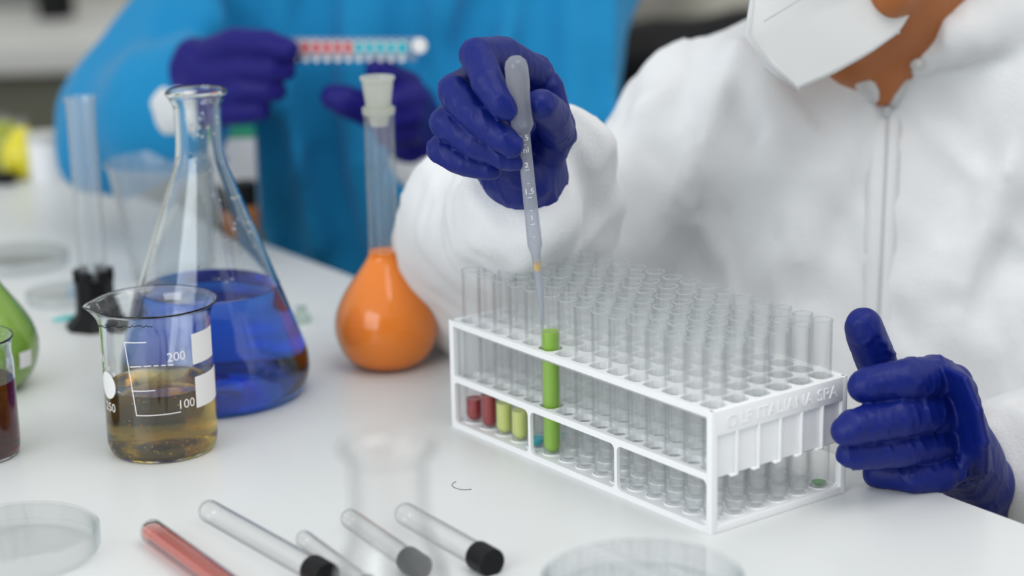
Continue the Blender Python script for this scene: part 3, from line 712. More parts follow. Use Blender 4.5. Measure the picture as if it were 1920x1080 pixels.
# --- tapered beaker at the back
b, cv = placed_lathe(325, 522)
zt = zat(b[0], b[1], 303); rt_ = 112 / scl(b[0], b[1], zt)
tb2 = thing('tapered_beaker', 'wide tapering clear beaker standing behind the conical flask', 'beaker', b)
outer = [(0, .001), (rt_ * .62, 0), (rt_ * .67, .004), (rt_ * .80, zt * .5), (rt_ * .97, zt - .004), (rt_ + .002, zt - .001), (rt_ + .001, zt + .001), (rt_ * .95, zt - .004), (rt_ * .78, zt * .5), (rt_ * .645, .006), (0, .004)]
link('glass_body', lathe_mesh(outer, 56, 'tb', .8), M_cyl, tb2)

# --- foreground conical flask, far out of focus
p = W(726, 834, .78)
ff = thing('clear_flask', 'empty clear conical flask close to the lens, strongly blurred', 'flask', (p[0], p[1], T))
zt = p[2] - T; S = scl(p[0], p[1], zt); rr = 92 / S; rn = 74 / S
outer = [(0, .001), (.036, 0), (.040, .004), (.041, .012), (.039, .022), (rn * 1.55, zt - .062), (rn * 1.1, zt - .040), (rn, zt - .030), (rn, zt - .010), (rn * 1.06, zt - .005), (rr, zt - .002), (rr, zt), (rr - .001, zt + .001)]
po = smooth_prof(outer, 3); inner = [(r - .0016, z + (.002 if z < .01 else 0)) for r, z in po[:-4] if r > .006]
link('glass_body', lathe_mesh(po + inner[::-1] + [(0, .003)], 72, 'ff', 1.2), M_fore, ff)

# --- petri dishes
def petri(px, py, R_, H_, label, group, lid=True, name='petri_dish'):
    b = onz(px, py); t = thing(name, label, 'petri dish', b, group)
    w = .0011
    link('base', lathe_mesh([(0, 0), (R_ - .003, 0), (R_ - .002, .001), (R_ - .002, H_ - .002), (R_ - .002 - w, H_ - .002), (R_ - .002 - w, .0012), (0, .0012)], 72, 'base', .5), M_petri, t)
    if lid: link('lid', lathe_mesh([(0, H_), (R_ - .001, H_), (R_, H_ - .0008), (R_, .004), (R_ - w, .004), (R_ - w, H_ - w - .0002), (0, H_ - w)], 72, 'lid', .5), M_petri, t)
    return t
petri(34, 1040, .0450, .0150, 'covered clear petri dish on the table, below the two beakers', 'petri dishes near the camera')
petri(1205, 1128, .0520, .0150, 'clear petri dish cut off by the lower picture edge, in front of the rack', 'petri dishes near the camera')
petri(30, 500, .045, .012, 'blurred empty petri dish on the far table beyond the green flask', 'petri dishes on the far table')
petri(120, 565, .030, .010, 'small blurred petri dish beside the foot of the measuring cylinder', 'petri dishes on the far table')

# --- tubes lying on the table
def lying(px0, py0, px1, py1, R_, L_, label, liquid=None, cap=True):
    a = onz(px0, py0, R_); c = onz(px1, py1, R_); d = c - a; L_ = float(np.linalg.norm(d)) if cap else L_; d /= np.linalg.norm(d); rz = math.atan2(d[1], d[0])
    t = thing('culture_tube', label, 'test tube', (a[0], a[1], a[2]), 'capped tubes lying on the table'); t.rotation_euler = (0, math.pi / 2, rz)
    link('glass_tube', lathe_mesh(tube_prof(L_, R_, .0009), 40, 'lt'), M_tubered, t)
    if cap:
        n = 60; prof = [(0, L_ + .006), (R_ + .0006, L_ + .006), (R_ + .0012, L_ + .0054), (R_ + .0012, L_ - .0085), (R_ + .0004, L_ - .009), (R_ + .0002, L_ - .008), (R_ + .0002, L_ + .003), (0, L_ + .003)]
        cm = lathe_mesh(prof, 60, 'cap', .6)
        for v in cm.vertices:
            i = round(math.atan2(v.co.y, v.co.x) / (2 * math.pi) * 60)
            if i % 2 and abs(v.co.z) > 0 and math.hypot(v.co.x, v.co.y) > R_ + .001: v.co.x *= .975; v.co.y *= .975
        link('screw_cap', cm, M_black, t)
    if liquid:
        bm = bmesh.new(); me = lathe_mesh(liquid_prof(R_, .0008, L_ - .008), 40, 'll'); bm.from_mesh(me)
        lvl = liquid[1]                          # lying tube: cut the fill at a level plane (local +x points down after the turn)
        res = bmesh.ops.bisect_plane(bm, geom=bm.verts[:] + bm.edges[:] + bm.faces[:], plane_co=(-lvl, 0, 0), plane_no=(-1, 0, 0), clear_outer=True)
        bmesh.ops.holes_fill(bm, edges=[e for e in bm.edges if e.is_boundary]); link('liquid', bm_mesh(bm, 'liquid', .6), liquid[0], t)
    return t
lying(277, 990, 403, 1082, .0072, .125, 'tube with red-orange liquid lying nearest the left petri dish', (M_pink, .0042), False)
lying(383, 953, 602, 1076, .0068, .0905, 'longest clear empty capped tube lying beside the red tube')
lying(564, 1006, 700, 1108, .0052, .090, 'thin clear tube between the longest empty tube and the blurred flask')
lying(649, 967, 779, 1058, .0060, .0500, 'clear capped tube seen through the blurred flask')
lying(750, 958, 912, 1050, .0068, .0555, 'clear tube with a shiny black cap right of the blurred flask')

# --- small marks and bits on the table
h0 = [onz(850 + 9 * math.cos(t) + (t > 3) * (t - 3) * 9, 909 + 8 * math.sin(t - .4) * (1 if t < 3 else .6), .0003) for t in np.linspace(1.2, 5.4, 16)]
h0 = [onz(x, y, .0003) for x, y in ((855, 903), (850, 905), (847, 909), (850, 913), (857, 916), (866, 918), (876, 918), (884, 917))]
tag(tube_curve('fibre', h0, .00018, M_fibre, None, 5), 'tiny curled dark fibre lying on the white table top', 'fibre')
tag(tube_curve('teal_strip', [onz(x, y, .0012) for x, y in ((98, 600), (120, 597), (150, 594), (172, 592))], [.0009, .0022, .0022, .0016], M_teal, None, 8), 'blurred teal plastic strip lying by the black cylinder foot', 'strip')
b = onz(566, 604); gs = thing('glass_stopper', 'small pale green glass stopper lying behind the blue flask', 'stopper', b)
link('knob', lathe_mesh(smooth_prof([(0, 0), (.006, 0), (.0075, .003), (.006, .006), (.004, .008), (.0045, .012)], 3) + [(0, .012)], 24), clear_mat('pale_green_glass', (.75, .85, .78), (.35, .45, .38), 2, 1.2, .2), gs)

# --- background bottles on the far table
def bottle(px, py, nm, label, rows, mats, group=None, cat='bottle'):
    b = onz(px, py); t = thing(nm, label, cat, b, group)
    for pn, pr, mm in rows: link(pn, lathe_mesh(pr, 28, pn, .7), mm, t)
    return b, t
bottle(48, 332, 'yellow_flask', 'round blurred flask of yellow liquid at the far table end', [('bulb', smooth_prof([(0, 0), (.014, 0), (.021, .010), (.023, .022), (.020, .034), (.010, .047), (.007, .052)], 3) + [(0, .052)], M_yellowl), ('neck', [(.0072, .052), (.0072, .062), (.0055, .062), (.0055, .052)], M_vglass)], None, None, 'flask')
bottle(14, 316, 'olive_flask', 'round blurred flask of olive green liquid behind the yellow one', [('bulb', smooth_prof([(0, 0), (.014, 0), (.022, .012), (.024, .026), (.020, .040), (.010, .050)], 3) + [(0, .050)], M_olivel), ('neck', [(.0072, .050), (.0072, .058), (.0055, .058), (.0055, .050)], M_vglass)], None, None, 'flask')
bottle(88, 336, 'white_tub', 'round white plastic tub beside the yellow flask', [('body', smooth_prof([(0, 0), (.015, 0), (.017, .004), (.017, .040)], 2) + [(0, .040)], M_white), ('lid', [(0, .0405), (.018, .0405), (.018, .048), (0, .048)], M_counter)], None, None, 'tub')
bx2 = onz(6, 346); t = thing('black_tray', 'small black tray in front of the yellow flask', 'tray', bx2); box_obj('body', (-.02, -.006, 0), (.012, .01, .010), M_black, t, .002); box_obj('rim', (-.021, -.007, .0101), (.013, .011, .012), M_black, t, .0005)
bb, t = bottle(462, 432, 'brown_bottle', 'little brown bottle with black cap at the far table edge', [('body', smooth_prof([(0, 0), (.011, 0), (.0125, .003), (.0125, .018), (.0100, .024)], 2) + [(0, .024)], M_brown), ('cap', [(0, .0245), (.0115, .0245), (.0115, .045), (0, .045)], M_black)], None)
bw = onz(452, 418); t = thing('white_carton', 'narrow white carton with green top behind the brown bottle', 'carton', bw)
box_obj('body', (-.012, 0, 0), (.016, .016, .079), M_white, t, .001); box_obj('lid', (-.0122, -.0002, .0792), (.0162, .0162, .088), M_green, t, .001)
# ================================================================== PEOPLE
def rotm(fwd, up):                              # columns: right, forward, up
    f = np.array(fwd, float); f /= np.linalg.norm(f); r = np.cross(f, up); r /= np.linalg.norm(r); u = np.cross(r, f); return np.stack([r, f, u], 1)
def head(F, c, Rm, s=1.0):
    """face sculpted on the field: Rm columns right, forward, up"""
    P = lambda x, y, z: c + Rm @ (np.array([x, y, z]) * s)
    F.ell(P(0, -.012, .028), np.array([.076, .094, .088]) * s, Rm, .02)
    F.ell(P(0, .018, -.045), np.array([.058, .066, .068]) * s, Rm, .03)
    F.cap(P(0, .058, -.100), P(0, .066, -.092), .018 * s, .018 * s, .02)                                       # chin
    for q in (-1, 1):
        F.ell(P(.072 * q, -.005, -.005), np.array([.008, .018, .032]) * s, Rm, .006)                            # ear
        F.ell(P(.031 * q, .092, .012), np.array([.016, .012, .010]) * s, Rm, .010, sub=True)                    # eye socket
        F.cap(P(.014 * q, .086, .028), P(.045 * q, .078, .029), .006 * s, .005 * s, .010)                       # brow
        F.ell(P(.040 * q, .068, -.030), np.array([.018, .016, .018]) * s, Rm, .018)                             # cheek
        F.cap(P(.010 * q, .094, -.036), P(.010 * q, .096, -.036), .007 * s, .007 * s, .006)                     # nostril wing
    F.cap(P(0, .086, .020), P(0, .106, -.030), .007 * s, .010 * s, .010)                                        # nose
    F.cap(P(-.018, .080, -.062), P(.018, .080, -.062), .007 * s, .007 * s, .006); F.cap(P(-.016, .080, -.073), P(.016, .080, -.073), .008 * s, .008 * s, .006)
def eyes(parent, c, Rm, loc, col):
    for q in (-1, 1):
        for nm, off, r, mm in (('eye', .0735, .0120, M_eye), ('iris', .0812, .0056, col)):
            me = lathe_mesh([(0, -r)] + [(r * math.cos(a), r * math.sin(a)) for a in np.linspace(-1.3, 1.3, 9)] + [(0, r)], 16)
            link(nm, me, mm, parent, loc=tuple(c + Rm @ np.array([.031 * q, off, .010]) - loc))
M_eye = mat('eye_white', (.8, .8, .78), .2); M_iris = mat('brown_iris', (.08, .04, .02), .2)

# ---------------- white-clad person
wl_ = np.array([0.30, 1.62, 0.0])
wp = thing('person', 'person in white protective coverall and face mask holding a pipette over the rack', 'person', wl_)
SR, SL, NB = W(1365, 262, 1.50), W(2140, 300, 1.44), W(1700, 175, 1.50)
EL_R, WR_R = W(955, 575, 1.50), W(985, 345, 1.262)
EL_L, WR_L = W(2230, 930, 1.36), W(1838, 905, 1.225)
HC = W(1650, -200, 1.43); HR = rotm((-.62, -.70, -.42), (0.10, 0.0, 1.0))
PEL = np.array([0.34, 1.62, 0.56])
F = Field((-0.17, 1.10, 0.40), (0.74, 1.86, 1.40), .005)
chest = (SR + SL) / 2 + np.array([0, .045, -.14])
F.ell(chest, (.165, .10, .19), None, .03); F.cap(chest + (0, .02, -.12), PEL, .125, .14, .05)
F.ell(PEL, (.165, .12, .10), None, .03)
F.chain([SR, (SR + NB) / 2 + (0, 0, -.005), NB + (0, .03, -.02)], [.052, .055, .06], .03); F.chain([SL, (SL + NB) / 2, NB + (0, .03, -.02)], [.052, .055, .06], .03)
F.chain([NB + (0, .03, -.03), W(1742, 40, 1.475), HC + HR @ np.array([0, -.03, -.06])], [.062, .053, .055], .025)
F.chain([SR, EL_R, WR_R], [.050, .038, .022], .02); F.chain([SL, EL_L, WR_L], [.050, .034, .0175], .02)
head(F, HC, HR)
F.cap(W(1640, 150, 1.425), W(1720, 95, 1.43), .006, .006, .012); F.cap(W(1690, 60, 1.425), W(1655, 185, 1.43), .007, .007, .016)
body_me = field_mesh(F, 'body', wl_)
link('body', body_me, M_skin, wp); eyes(wp, HC, HR, wl_, M_iris)
# hair: skull cap
G = Field(HC - .15, HC + .15, .004); G.ell(HC + HR @ np.array([0, -.022, .040]), (.084, .096, .090), HR, .01); G.ell(HC + HR @ np.array([0, .075, -.03]), (.085, .062, .09), HR, .01, sub=True)
G.ell(HC + HR @ np.array([0, .0, -.10]), (.12, .12, .075), HR, .01, sub=True); G.wrinkle(.0025, (.006, .006, .03), HR)
link('hair', field_mesh(G, 'hair', wl_), M_hair, wp)
# coverall
F = Field((-0.20, 1.13, 0.36), (0.78, 1.90, 1.16), .0042)
cv_ch = chest + np.array([0, -.005, 0])
F.ell(cv_ch + (0, 0, .01), (.205, .125, .21), None, .03)
F.cap(cv_ch + (-.07, -.01, -.08), PEL + (-.05, -.03, .0), .145, .175, .05); F.cap(cv_ch + (.07, -.01, -.08), PEL + (.05, -.03, .0), .145, .175, .05)
F.chain([SR, W(1500, 195, 1.50), NB + (-.01, .03, -.035)], [.066, .066, .074], .04)
F.chain([SL, W(1930, 200, 1.48), NB + (.01, .03, -.035)], [.070, .074, .078], .04)
F.chain([SR, (SR + EL_R) / 2 + (0, 0, 0), EL_R], [.062, .060, .070], .03)
F.chain([EL_R, W(955, 470, 1.43), W(962, 425, 1.375), W(972, 402, 1.270)], [.066, .062, .050, .0315], .015)
F.chain([W(1082, 275, 1.315), W(1066, 385, 1.365), W(1010, 530, 1.46)], [.020, .027, .045], .02)
F.chain([W(866, 392, 1.375), W(862, 470, 1.445), W(850, 560, 1.495)], [.028, .034, .032], .03)
F.chain([SL, EL_L], [.068, .064], .03); F.chain([EL_L, W(2030, 900, 1.29), W(1908, 872, 1.266)], [.064, .054, .0445], .02)
F.chain([W(1728, 150, 1.452), W(1800, 138, 1.452), W(1870, 120, 1.470)], [.024, .030, .040], .02)
# collar roll (hood folded down behind the neck)
F.chain([W(1720, 128, 1.425), W(1800, 62, 1.42), W(1870, 20, 1.44), W(1960, -20, 1.50)], [.006, .020, .030, .034], .012)
F.chain([W(1960, -20, 1.50), NB + (.03, .115, .04), NB + (-.06, .09, .03), W(1560, 60, 1.50)], [.034, .036, .030, .014], .012)
F.chain([W(1610, 130, 1.43), W(1560, 80, 1.46), W(1540, 50, 1.50)], [.006, .012, .016], .012)
# pulled folds
for pts, r in ((((1400, 120), (1480, 260), (1500, 460)), .010), (((1330, 200), (1420, 330), (1440, 480)), .009), (((1560, 330), (1500, 420), (1470, 520)), .009), (((1240, 200), (1330, 330), (1350, 470)), .010),
               (((1900, 330), (1760, 520), (1700, 760)), .011), (((1900, 560), (1830, 660), (1800, 740)), .010)):
    P3 = []
    for x, y in pts:
        best = None
        for Yv in np.arange(1.20, 1.70, .004):      # first hit of the cloth along the line of sight
            q = W(x, y, Yv); ix = np.round((q - F.lo) / F.h).astype(int)
            if (ix >= 0).all() and (ix < F.n).all() and F.F[tuple(ix)] < 0: best = q; break
        if best is not None: P3.append(best + (0, .004, 0))
    if len(P3) > 1: F.chain(P3, [r] * len(P3), .020)
rz1 = rotm((0, 1, 0), (0.35, 0, 1))
slv = lambda P: ((P[:, 0] < .13) & (P[:, 1] < 1.56)).astype(float)
F.wrinkle(.0048, (.034, .05, .075), rotm((0, 1, 0), (.8, 0, 1)), off=12, where=slv)

F.wrinkle(.0058, (.050, .09, .16), rz1); F.wrinkle(.0028, (.028, .03, .06), rotm((0, 1, 0), (-.8, 0, 1)), off=5)
F.wrinkle(.0022, (.016, .016, .045), rotm((0, 1, 0), (-.3, 0, 1)), off=9, where=lambda P: (P[:, 1] < 1.42).astype(float))
VA, VB, VC, VD = W(1662, 192, 1.42), W(1598, 118, 1.42), W(1560, 0, 1.42), W(1700, 110, 1.42)
def keep_cover(P):
    """open the front of the neck (the V above the zip) and the neck hole, and the two cuffs"""
    D = P - cam_pos; dd = D @ fw; px = 960 + F_PX * (D @ cR) / dd; py = 540 - F_PX * (D @ cU) / dd
    V = (P[:, 1] < NB[1] + .02) & (py < 192) & (px > 1662 - (192 - py) * .86) & (px < 1662 + (192 - py) * .47)
    V2 = (P[:, 1] < NB[1] + .02) & (py < 112) & (px > 1590) & (px < 1690 + (112 - py) * .95)
    return ~(V | V2)
me = field_mesh(F, 'coverall', wl_, keep_cover, it=2); cov = link('coverall', me, M_cover, wp)
sd = cov.modifiers.new('thickness', 'SOLIDIFY'); sd.thickness = .0012; sd.offset = 0
# placket and zip down the chest, laid onto the cloth
def cloth_hit(x, y, Fld, y0=1.2, y1=1.75, off=.0):
    for Yv in np.arange(y0, y1, .001):
        q = W(x, y, Yv); ix = (q - Fld.lo) / Fld.h; i0 = np.round(ix).astype(int)
        if (i0 >= 0).all() and (i0 < Fld.n).all() and Fld.F[tuple(i0)] < 0: return W(x, y, Yv - off)
    return None
def ribbon(name, pts, width_px, Fld, off, material, th=.0012):
    V = []; n = 0; raw = []
    for x, y in pts:
        a = cloth_hit(x, y, Fld, off=off)
        if a is not None: raw.append((y, a[1]))
    raw = np.array(raw); pf = np.polyfit(raw[:, 0], raw[:, 1], 3); dev = (raw[:, 1] - np.polyval(pf, raw[:, 0])).min()
    for x, y in pts:
        Ym = np.polyval(pf, y) + dev * .6
        for q in (W(x - width_px / 2, y, Ym + .004), W(x - width_px / 4, y, Ym + .001), W(x, y, Ym), W(x + width_px / 4, y, Ym + .001), W(x + width_px / 2, y, Ym + .004)): V.append(q - wl_)
        n += 1
    for x, y in ():
        a = cloth_hit(x - width_px / 2, y, Fld, off=off); c = cloth_hit(x + width_px / 2, y, Fld, off=off)
        if a is None or c is None: continue
        Ym = (a[1] + c[1]) / 2
        for q in (W(x - width_px / 2, y, Ym + .001), W(x, y, Ym - .0015), W(x + width_px / 2, y, Ym + .001)): V.append(q - wl_)
        n += 1
    Fs = [(5 * i + k, 5 * i + k + 1, 5 * i + 6 + k, 5 * i + 5 + k) for i in range(n - 1) for k in range(4)]
    o = link(name, mesh_from(V, Fs, name), material, wp); s = o.modifiers.new('s', 'SOLIDIFY'); s.thickness = th; return o
ribbon('zip_placket', [(1662 - (y - 195) * .045, y) for y in range(200, 640, 10)], 58, F, .001, M_cover)
ribbon('zip', [(1665 - (y - 195) * .045, y) for y in range(196, 630, 10)], 4, F, .0026, M_seam)
zc = cloth_hit(1664, 208, F, off=.007); box_obj('zip_slider', tuple(zc - wl_ + (-.002, -.001, -.004)), tuple(zc - wl_ + (.002, .001, .003)), M_seam, wp, .0006)
for nm, pl in (('collar_edge', [(1600, 122), (1614, 138), (1632, 160), (1650, 180), (1661, 194)]), ('collar_edge', [(1663, 194), (1672, 170), (1682, 140), (1692, 112), (1716, 118)])):
    pts = []
    for x, y in pl:
        q = cloth_hit(x + (-6 if pl[0][0] < 1650 else 8), y + 3, F, off=.004); pts.append((q if q is not None else W(x, y, 1.42)) - wl_)
    tube_curve(nm, pts, [.0045, .0060, .0066, .0058, .0036], M_cuffw, wp, 8)
# lower garment and shoes (below the table)
G = Field((-0.1, 1.0, -.01), (0.75, 1.95, 0.75), .008)
for q in (-1, 1):
    hip = PEL + np.array([.09 * q, -.02, -.03]); kn = np.array([0.36 + .12 * q, 1.33, .47]); an = np.array([0.36 + .12 * q, 1.36, .09])
    G.chain([hip, kn, an], [.10, .068, .050], .03)
G.ell(PEL, (.19, .15, .12), None, .03)
link('trousers', field_mesh(G, 'trousers', wl_), M_cuffw, wp)
G = Field((0.1, 1.05, -.01), (0.65, 1.5, 0.16), .006)
for q in (-1, 1): G.chain([np.array([0.36 + .12 * q, 1.39, .045]), np.array([0.36 + .12 * q, 1.31, .045]), np.array([0.36 + .13 * q, 1.20, .036])], [.042, .043, .034], .02)
link('shoes', field_mesh(G, 'shoes', wl_), M_black, wp)
# face mask: fold line from nose to chin, side panels to the ears
def mask(parent, loc):
    N = W(1440, -260, 1.335); Fr = W(1404, 66, 1.300); Cn = W(1495, 168, 1.318)
    edge = [Cn, W(1560, 140, 1.335), W(1628, 102, 1.350), W(1684, 62, 1.368), W(1712, 14, 1.385), W(1738, -60, 1.400)]
    sag_n = HR[:, 0]; mid = HC
    def mir(p): d = (p - mid) @ sag_n; return p - 2 * d * sag_n
    # put the ridge exactly into the symmetry plane of its own
    pl_n = np.cross(Fr - N, Cn - N); pl_n /= np.linalg.norm(pl_n)
    def mirror_ridge(p):
        d = (p - Fr) @ pl_n; return p - 2 * d * pl_n
    V, Fs = [], []
    def add(P): V.append(P); return len(V) - 1
    n = 14
    for side in (0, 1):
        ed = [np.array(q) for q in edge]
        if side: 
            # far side: keep it behind the ridge, folded back around the cheek
            ed = [Cn] + [q + np.array([-.105, .050, .0]) * (i / (len(edge) - 1)) ** .6 + np.array([0, .012, 0]) for i, q in enumerate(edge)][1:]
        low = []; 
        for i in range(n + 1):
            t = i / n; a = Cn * (1 - t) + Fr * t                      # along the chin-to-front ridge
            row = []
            for j in range(n + 1):
                s_ = j / n; k = s_ * (len(ed) - 1); k0 = min(int(k), len(ed) - 2); e = ed[k0] * (1 - (k - k0)) + ed[k0 + 1] * (k - k0)
                crease = Fr * (1 - s_) + ed[-1] * s_ + np.array([0, -.004 * math.sin(math.pi * s_), .0 * math.sin(math.pi * s_)])
                row.append(e * (1 - t) + crease * t if j else a)
            low.append([add(q) for q in row])
        up_ = []
        for i in range(n + 1):
            t = i / n; row = []
            for j in range(n + 1):
                s_ = j / n; crease = Fr * (1 - s_) + ed[-1] * s_ + np.array([0, -.004 * math.sin(math.pi * s_), .0 * math.sin(math.pi * s_)])
                top = N * (1 - s_) + ed[-1] * s_ + np.array([0, .0, .020 * math.sin(math.pi * s_)])
                row.append(crease * (1 - t) + top * t + np.array([0, -.006, 0]) * math.sin(math.pi * t) * math.sin(math.pi * s_))
            up_.append([add(q) for q in row])
        for g in (low, up_):
            for i in range(n):
                for j in range(n): Fs.append((g[i][j], g[i][j + 1], g[i + 1][j + 1], g[i + 1][j]))
    bm = bmesh.new(); bm.from_mesh(mesh_from([v - loc for v in V], Fs, 'mask')); bmesh.ops.remove_doubles(bm, verts=bm.verts[:], dist=2e-4)
    o = link('face_mask', bm_mesh(bm, 'mask'), M_mask, parent); md = o.modifiers.new('s', 'SOLIDIFY'); md.thickness = .0016; md.offset = 0
    o.data.set_sharp_from_angle(angle=1.2)
    sm = tube_curve('mask_seam', [q - loc for q in (Fr * .3 + N * .7, Fr + (-.0008, 0, 0), Fr * .5 + Cn * .5 + (-.001, 0, -.001), Cn + (0, 0, -.0005))], [.0014, .0022, .0026, .0018], M_mask, o, 8)
    pa, pb = W(1434, 39, 1.305), W(1505, -4, 1.318); bm = bmesh.new()
    hitp = []
    for k in range(24):
        x = 1434 + 71 * k / 23; y = 39 - 43 * k / 23; t = (x - 1404) / (1740 - 1404)
        bmesh.ops.create_icosphere(bm, subdivisions=1, radius=.0005, matrix=Matrix.Translation(tuple(dot_pt(x, y, V, Fs) - loc)))
    link('stitching', bm_mesh(bm, 'stitching'), M_maskd, o)
    for q, e0 in ((1, edge[-1]), (-1, edge[-1] + np.array([-.105, .062, 0]))):
        pass
    ear = HC + HR @ np.array([.074, -.015, .01])
    tube_curve('ear_loop', [q - loc for q in (edge[-1], edge[-1] * .5 + ear * .5 + (0, -.01, .01), ear, edge[-3] * .4 + ear * .6 + (0, -.006, -.01), edge[-3])], .0015, M_mask, o, 6)
    return o
from mathutils.bvhtree import BVHTree
def dot_pt(x, y, V, Fs):
    global _bvh
    if '_bvh' not in globals(): _bvh = BVHTree.FromPolygons([tuple(v) for v in V], Fs)
    d = ray(x, y); h = _bvh.ray_cast(Vector(cam_pos), Vector(d).normalized())
    return np.array(h[0]) - d / np.linalg.norm(d) * .0009 if h[0] is not None else W(x, y, 1.31)
mask(wp, wl_)

def glove(h, fingers, palms, parent, loc, material, k=.0016, wr=True, name='glove', extra=None):
    allp = np.array([p for q in fingers for p in q[0]] + [p for q in palms for p in q[0]]); F = Field(allp.min(0) - .022, allp.max(0) + .022, h)
    for pts, rs, kk in palms: F.chain(pts, rs, kk)
    for pts, rs in fingers: F.chain(pts, rs, k)
    if wr:
        F.wrinkle(.00045, (.009, .012, .020), rotm((0, 1, 0), (.6, 0, 1)), ridge=False); F.wrinkle(.00022, (.003, .005, .010), rotm((0, 1, 0), (-.3, 0, 1)), off=4); F.wrinkle(.00085, (.0075, .012, .016), rotm((0, 1, 0), (-.25, 0, 1)), off=7, sharp=5, where=lambda P: np.clip(vnoise(P[:, 0] / .02 + 3, P[:, 1] / .02, P[:, 2] / .02) * 3 - 1.0, 0, 1))
    if extra: extra(F)
    return link(name, field_mesh(F, name, loc, it=1), material, parent)
# ---------------- right hand on the pipette
mm_ = .001; m1_ = .00109
def G3(x, y, Y): return W(x, y, Y)
F = .00095
fing = [
 ([G3(998, 138, 1.250), G3(945, 104, 1.222), G3(893, 103, 1.190), G3(914, 152, 1.172), G3(940, 196, 1.164), G3(950, 207, 1.163)], [10.2 * m1_, 9.8 * m1_, 9.0 * m1_, 8.5 * m1_, 7.4 * m1_, 5.6 * m1_]),      # index
 ([G3(935, 175, 1.250), G3(890, 150, 1.222), G3(853, 172, 1.192), G3(898, 222, 1.176), G3(945, 262, 1.167), G3(960, 274, 1.166)], [10.2 * m1_, 9.6 * m1_, 9.2 * m1_, 8.8 * m1_, 7.4 * m1_, 6.2 * m1_]),      # middle
 ([G3(915, 225, 1.255), G3(870, 205, 1.225), G3(836, 230, 1.196), G3(885, 266, 1.184), G3(940, 292, 1.179), G3(968, 300, 1.179)], [9.8 * m1_, 9.2 * m1_, 8.8 * m1_, 8.4 * m1_, 6.8 * m1_, 5.8 * m1_]),       # ring
 ([G3(905, 275, 1.255), G3(860, 260, 1.230), G3(827, 280, 1.203), G3(872, 306, 1.192), G3(915, 318, 1.188), G3(925, 320, 1.188)], [9.4 * m1_, 8.4 * m1_, 7.8 * m1_, 7.2 * m1_, 5.6 * m1_, 4.6 * m1_]),       # little
 ([G3(1010, 300, 1.252), G3(1046, 252, 1.238), G3(1036, 215, 1.205), G3(1014, 196, 1.181), G3(1012, 194, 1.178)], [14 * m1_, 10.2 * m1_, 9.4 * m1_, 8.2 * m1_, 6.8 * m1_]),                                     # thumb
]
palm = [([G3(1000, 140, 1.262), G3(985, 250, 1.262), G3(980, 330, 1.262)], [.013, .020, .021], .010), ([G3(935, 180, 1.258), G3(960, 300, 1.255)], [.014, .018], .010),
        ([G3(890, 265, 1.250), G3(950, 325, 1.245)], [.012, .015], .008), ([G3(1035, 165, 1.252), G3(1050, 235, 1.250), G3(1020, 300, 1.250)], [.0075, .0090, .012], .010),
        ([G3(960, 310, 1.228), G3(985, 345, 1.240)], [.0105, .013], .010), ([G3(980, 330, 1.255), WR_R + (0, 0, 0), G3(982, 400, 1.30), G3(978, 450, 1.35)], [.0225, .0250, .029, .031], .010)]
def crease(F):
    for a, c_, r in (((930, 182, 1.1585), (938, 205, 1.158), .8), ((938, 178, 1.1575), (950, 200, 1.1575), .8), ((948, 252, 1.1605), (958, 270, 1.1605), .8), ((938, 255, 1.1605), (945, 276, 1.161), .8)):
        F.cap(W(*a), W(*c_), r * mm_ * .9, r * mm_ * .6, .0022)
    for i in range(9):
        F.cap(W(1020 + i * 4, 220 + i * 5 - 16, 1.190 + .004 * i), W(1052 + i * 1.5, 180 + i * 10, 1.222), .0006, .0006, .0016, sub=True)
glove(F, fing, palm, wp, wl_, M_glove, extra=crease)
# ---------------- left hand beside the rack
F = .00105
pt = onz(1643, 887, .0084); pb = onz(1712, 892, .0096)
fing = [
 ([G3(1775, 720, 1.185), G3(1712, 745, 1.183), G3(1660, 716, 1.168), G3(1636, 660, 1.160), G3(1621, 616, 1.155), G3(1618, 608, 1.154)], [.013, .0125, .0118, .0118, .0110, .0098]),
 ([G3(1795, 735, 1.165), G3(1752, 705, 1.140), G3(1695, 712, 1.124), G3(1630, 722, 1.118), G3(1619, 724, 1.118)], [.0118, .0122, .0118, .0104, .0092]),
 ([G3(1805, 780, 1.160), G3(1745, 772, 1.136), G3(1680, 784, 1.116), G3(1600, 802, 1.103), G3(1586, 808, 1.102)], [.0122, .0116, .0113, .0104, .0086]),
 ([G3(1805, 824, 1.160), G3(1745, 832, 1.138), G3(1680, 844, 1.120), G3(1608, 851, 1.109), G3(1595, 851, 1.108)], [.0112, .0104, .0098, .0090, .0078]),
 ([G3(1800, 862, 1.160), G3(1765, 888, 1.140), pb, pt], [.0112, .0110, .0100, .0082])]
palm = [([G3(1788, 722, 1.180), G3(1798, 800, 1.190), G3(1812, 868, 1.203)], [.0122, .0165, .0200], .010), ([G3(1790, 800, 1.172), G3(1800, 870, 1.178)], [.013, .015], .010),
        ([G3(1760, 730, 1.172), G3(1800, 850, 1.178)], [.010, .014], .010), ([G3(1808, 862, 1.200), WR_L, G3(1862, 945, 1.262), G3(1920, 960, 1.29)], [.0200, .0205, .0225, .025], .012)]
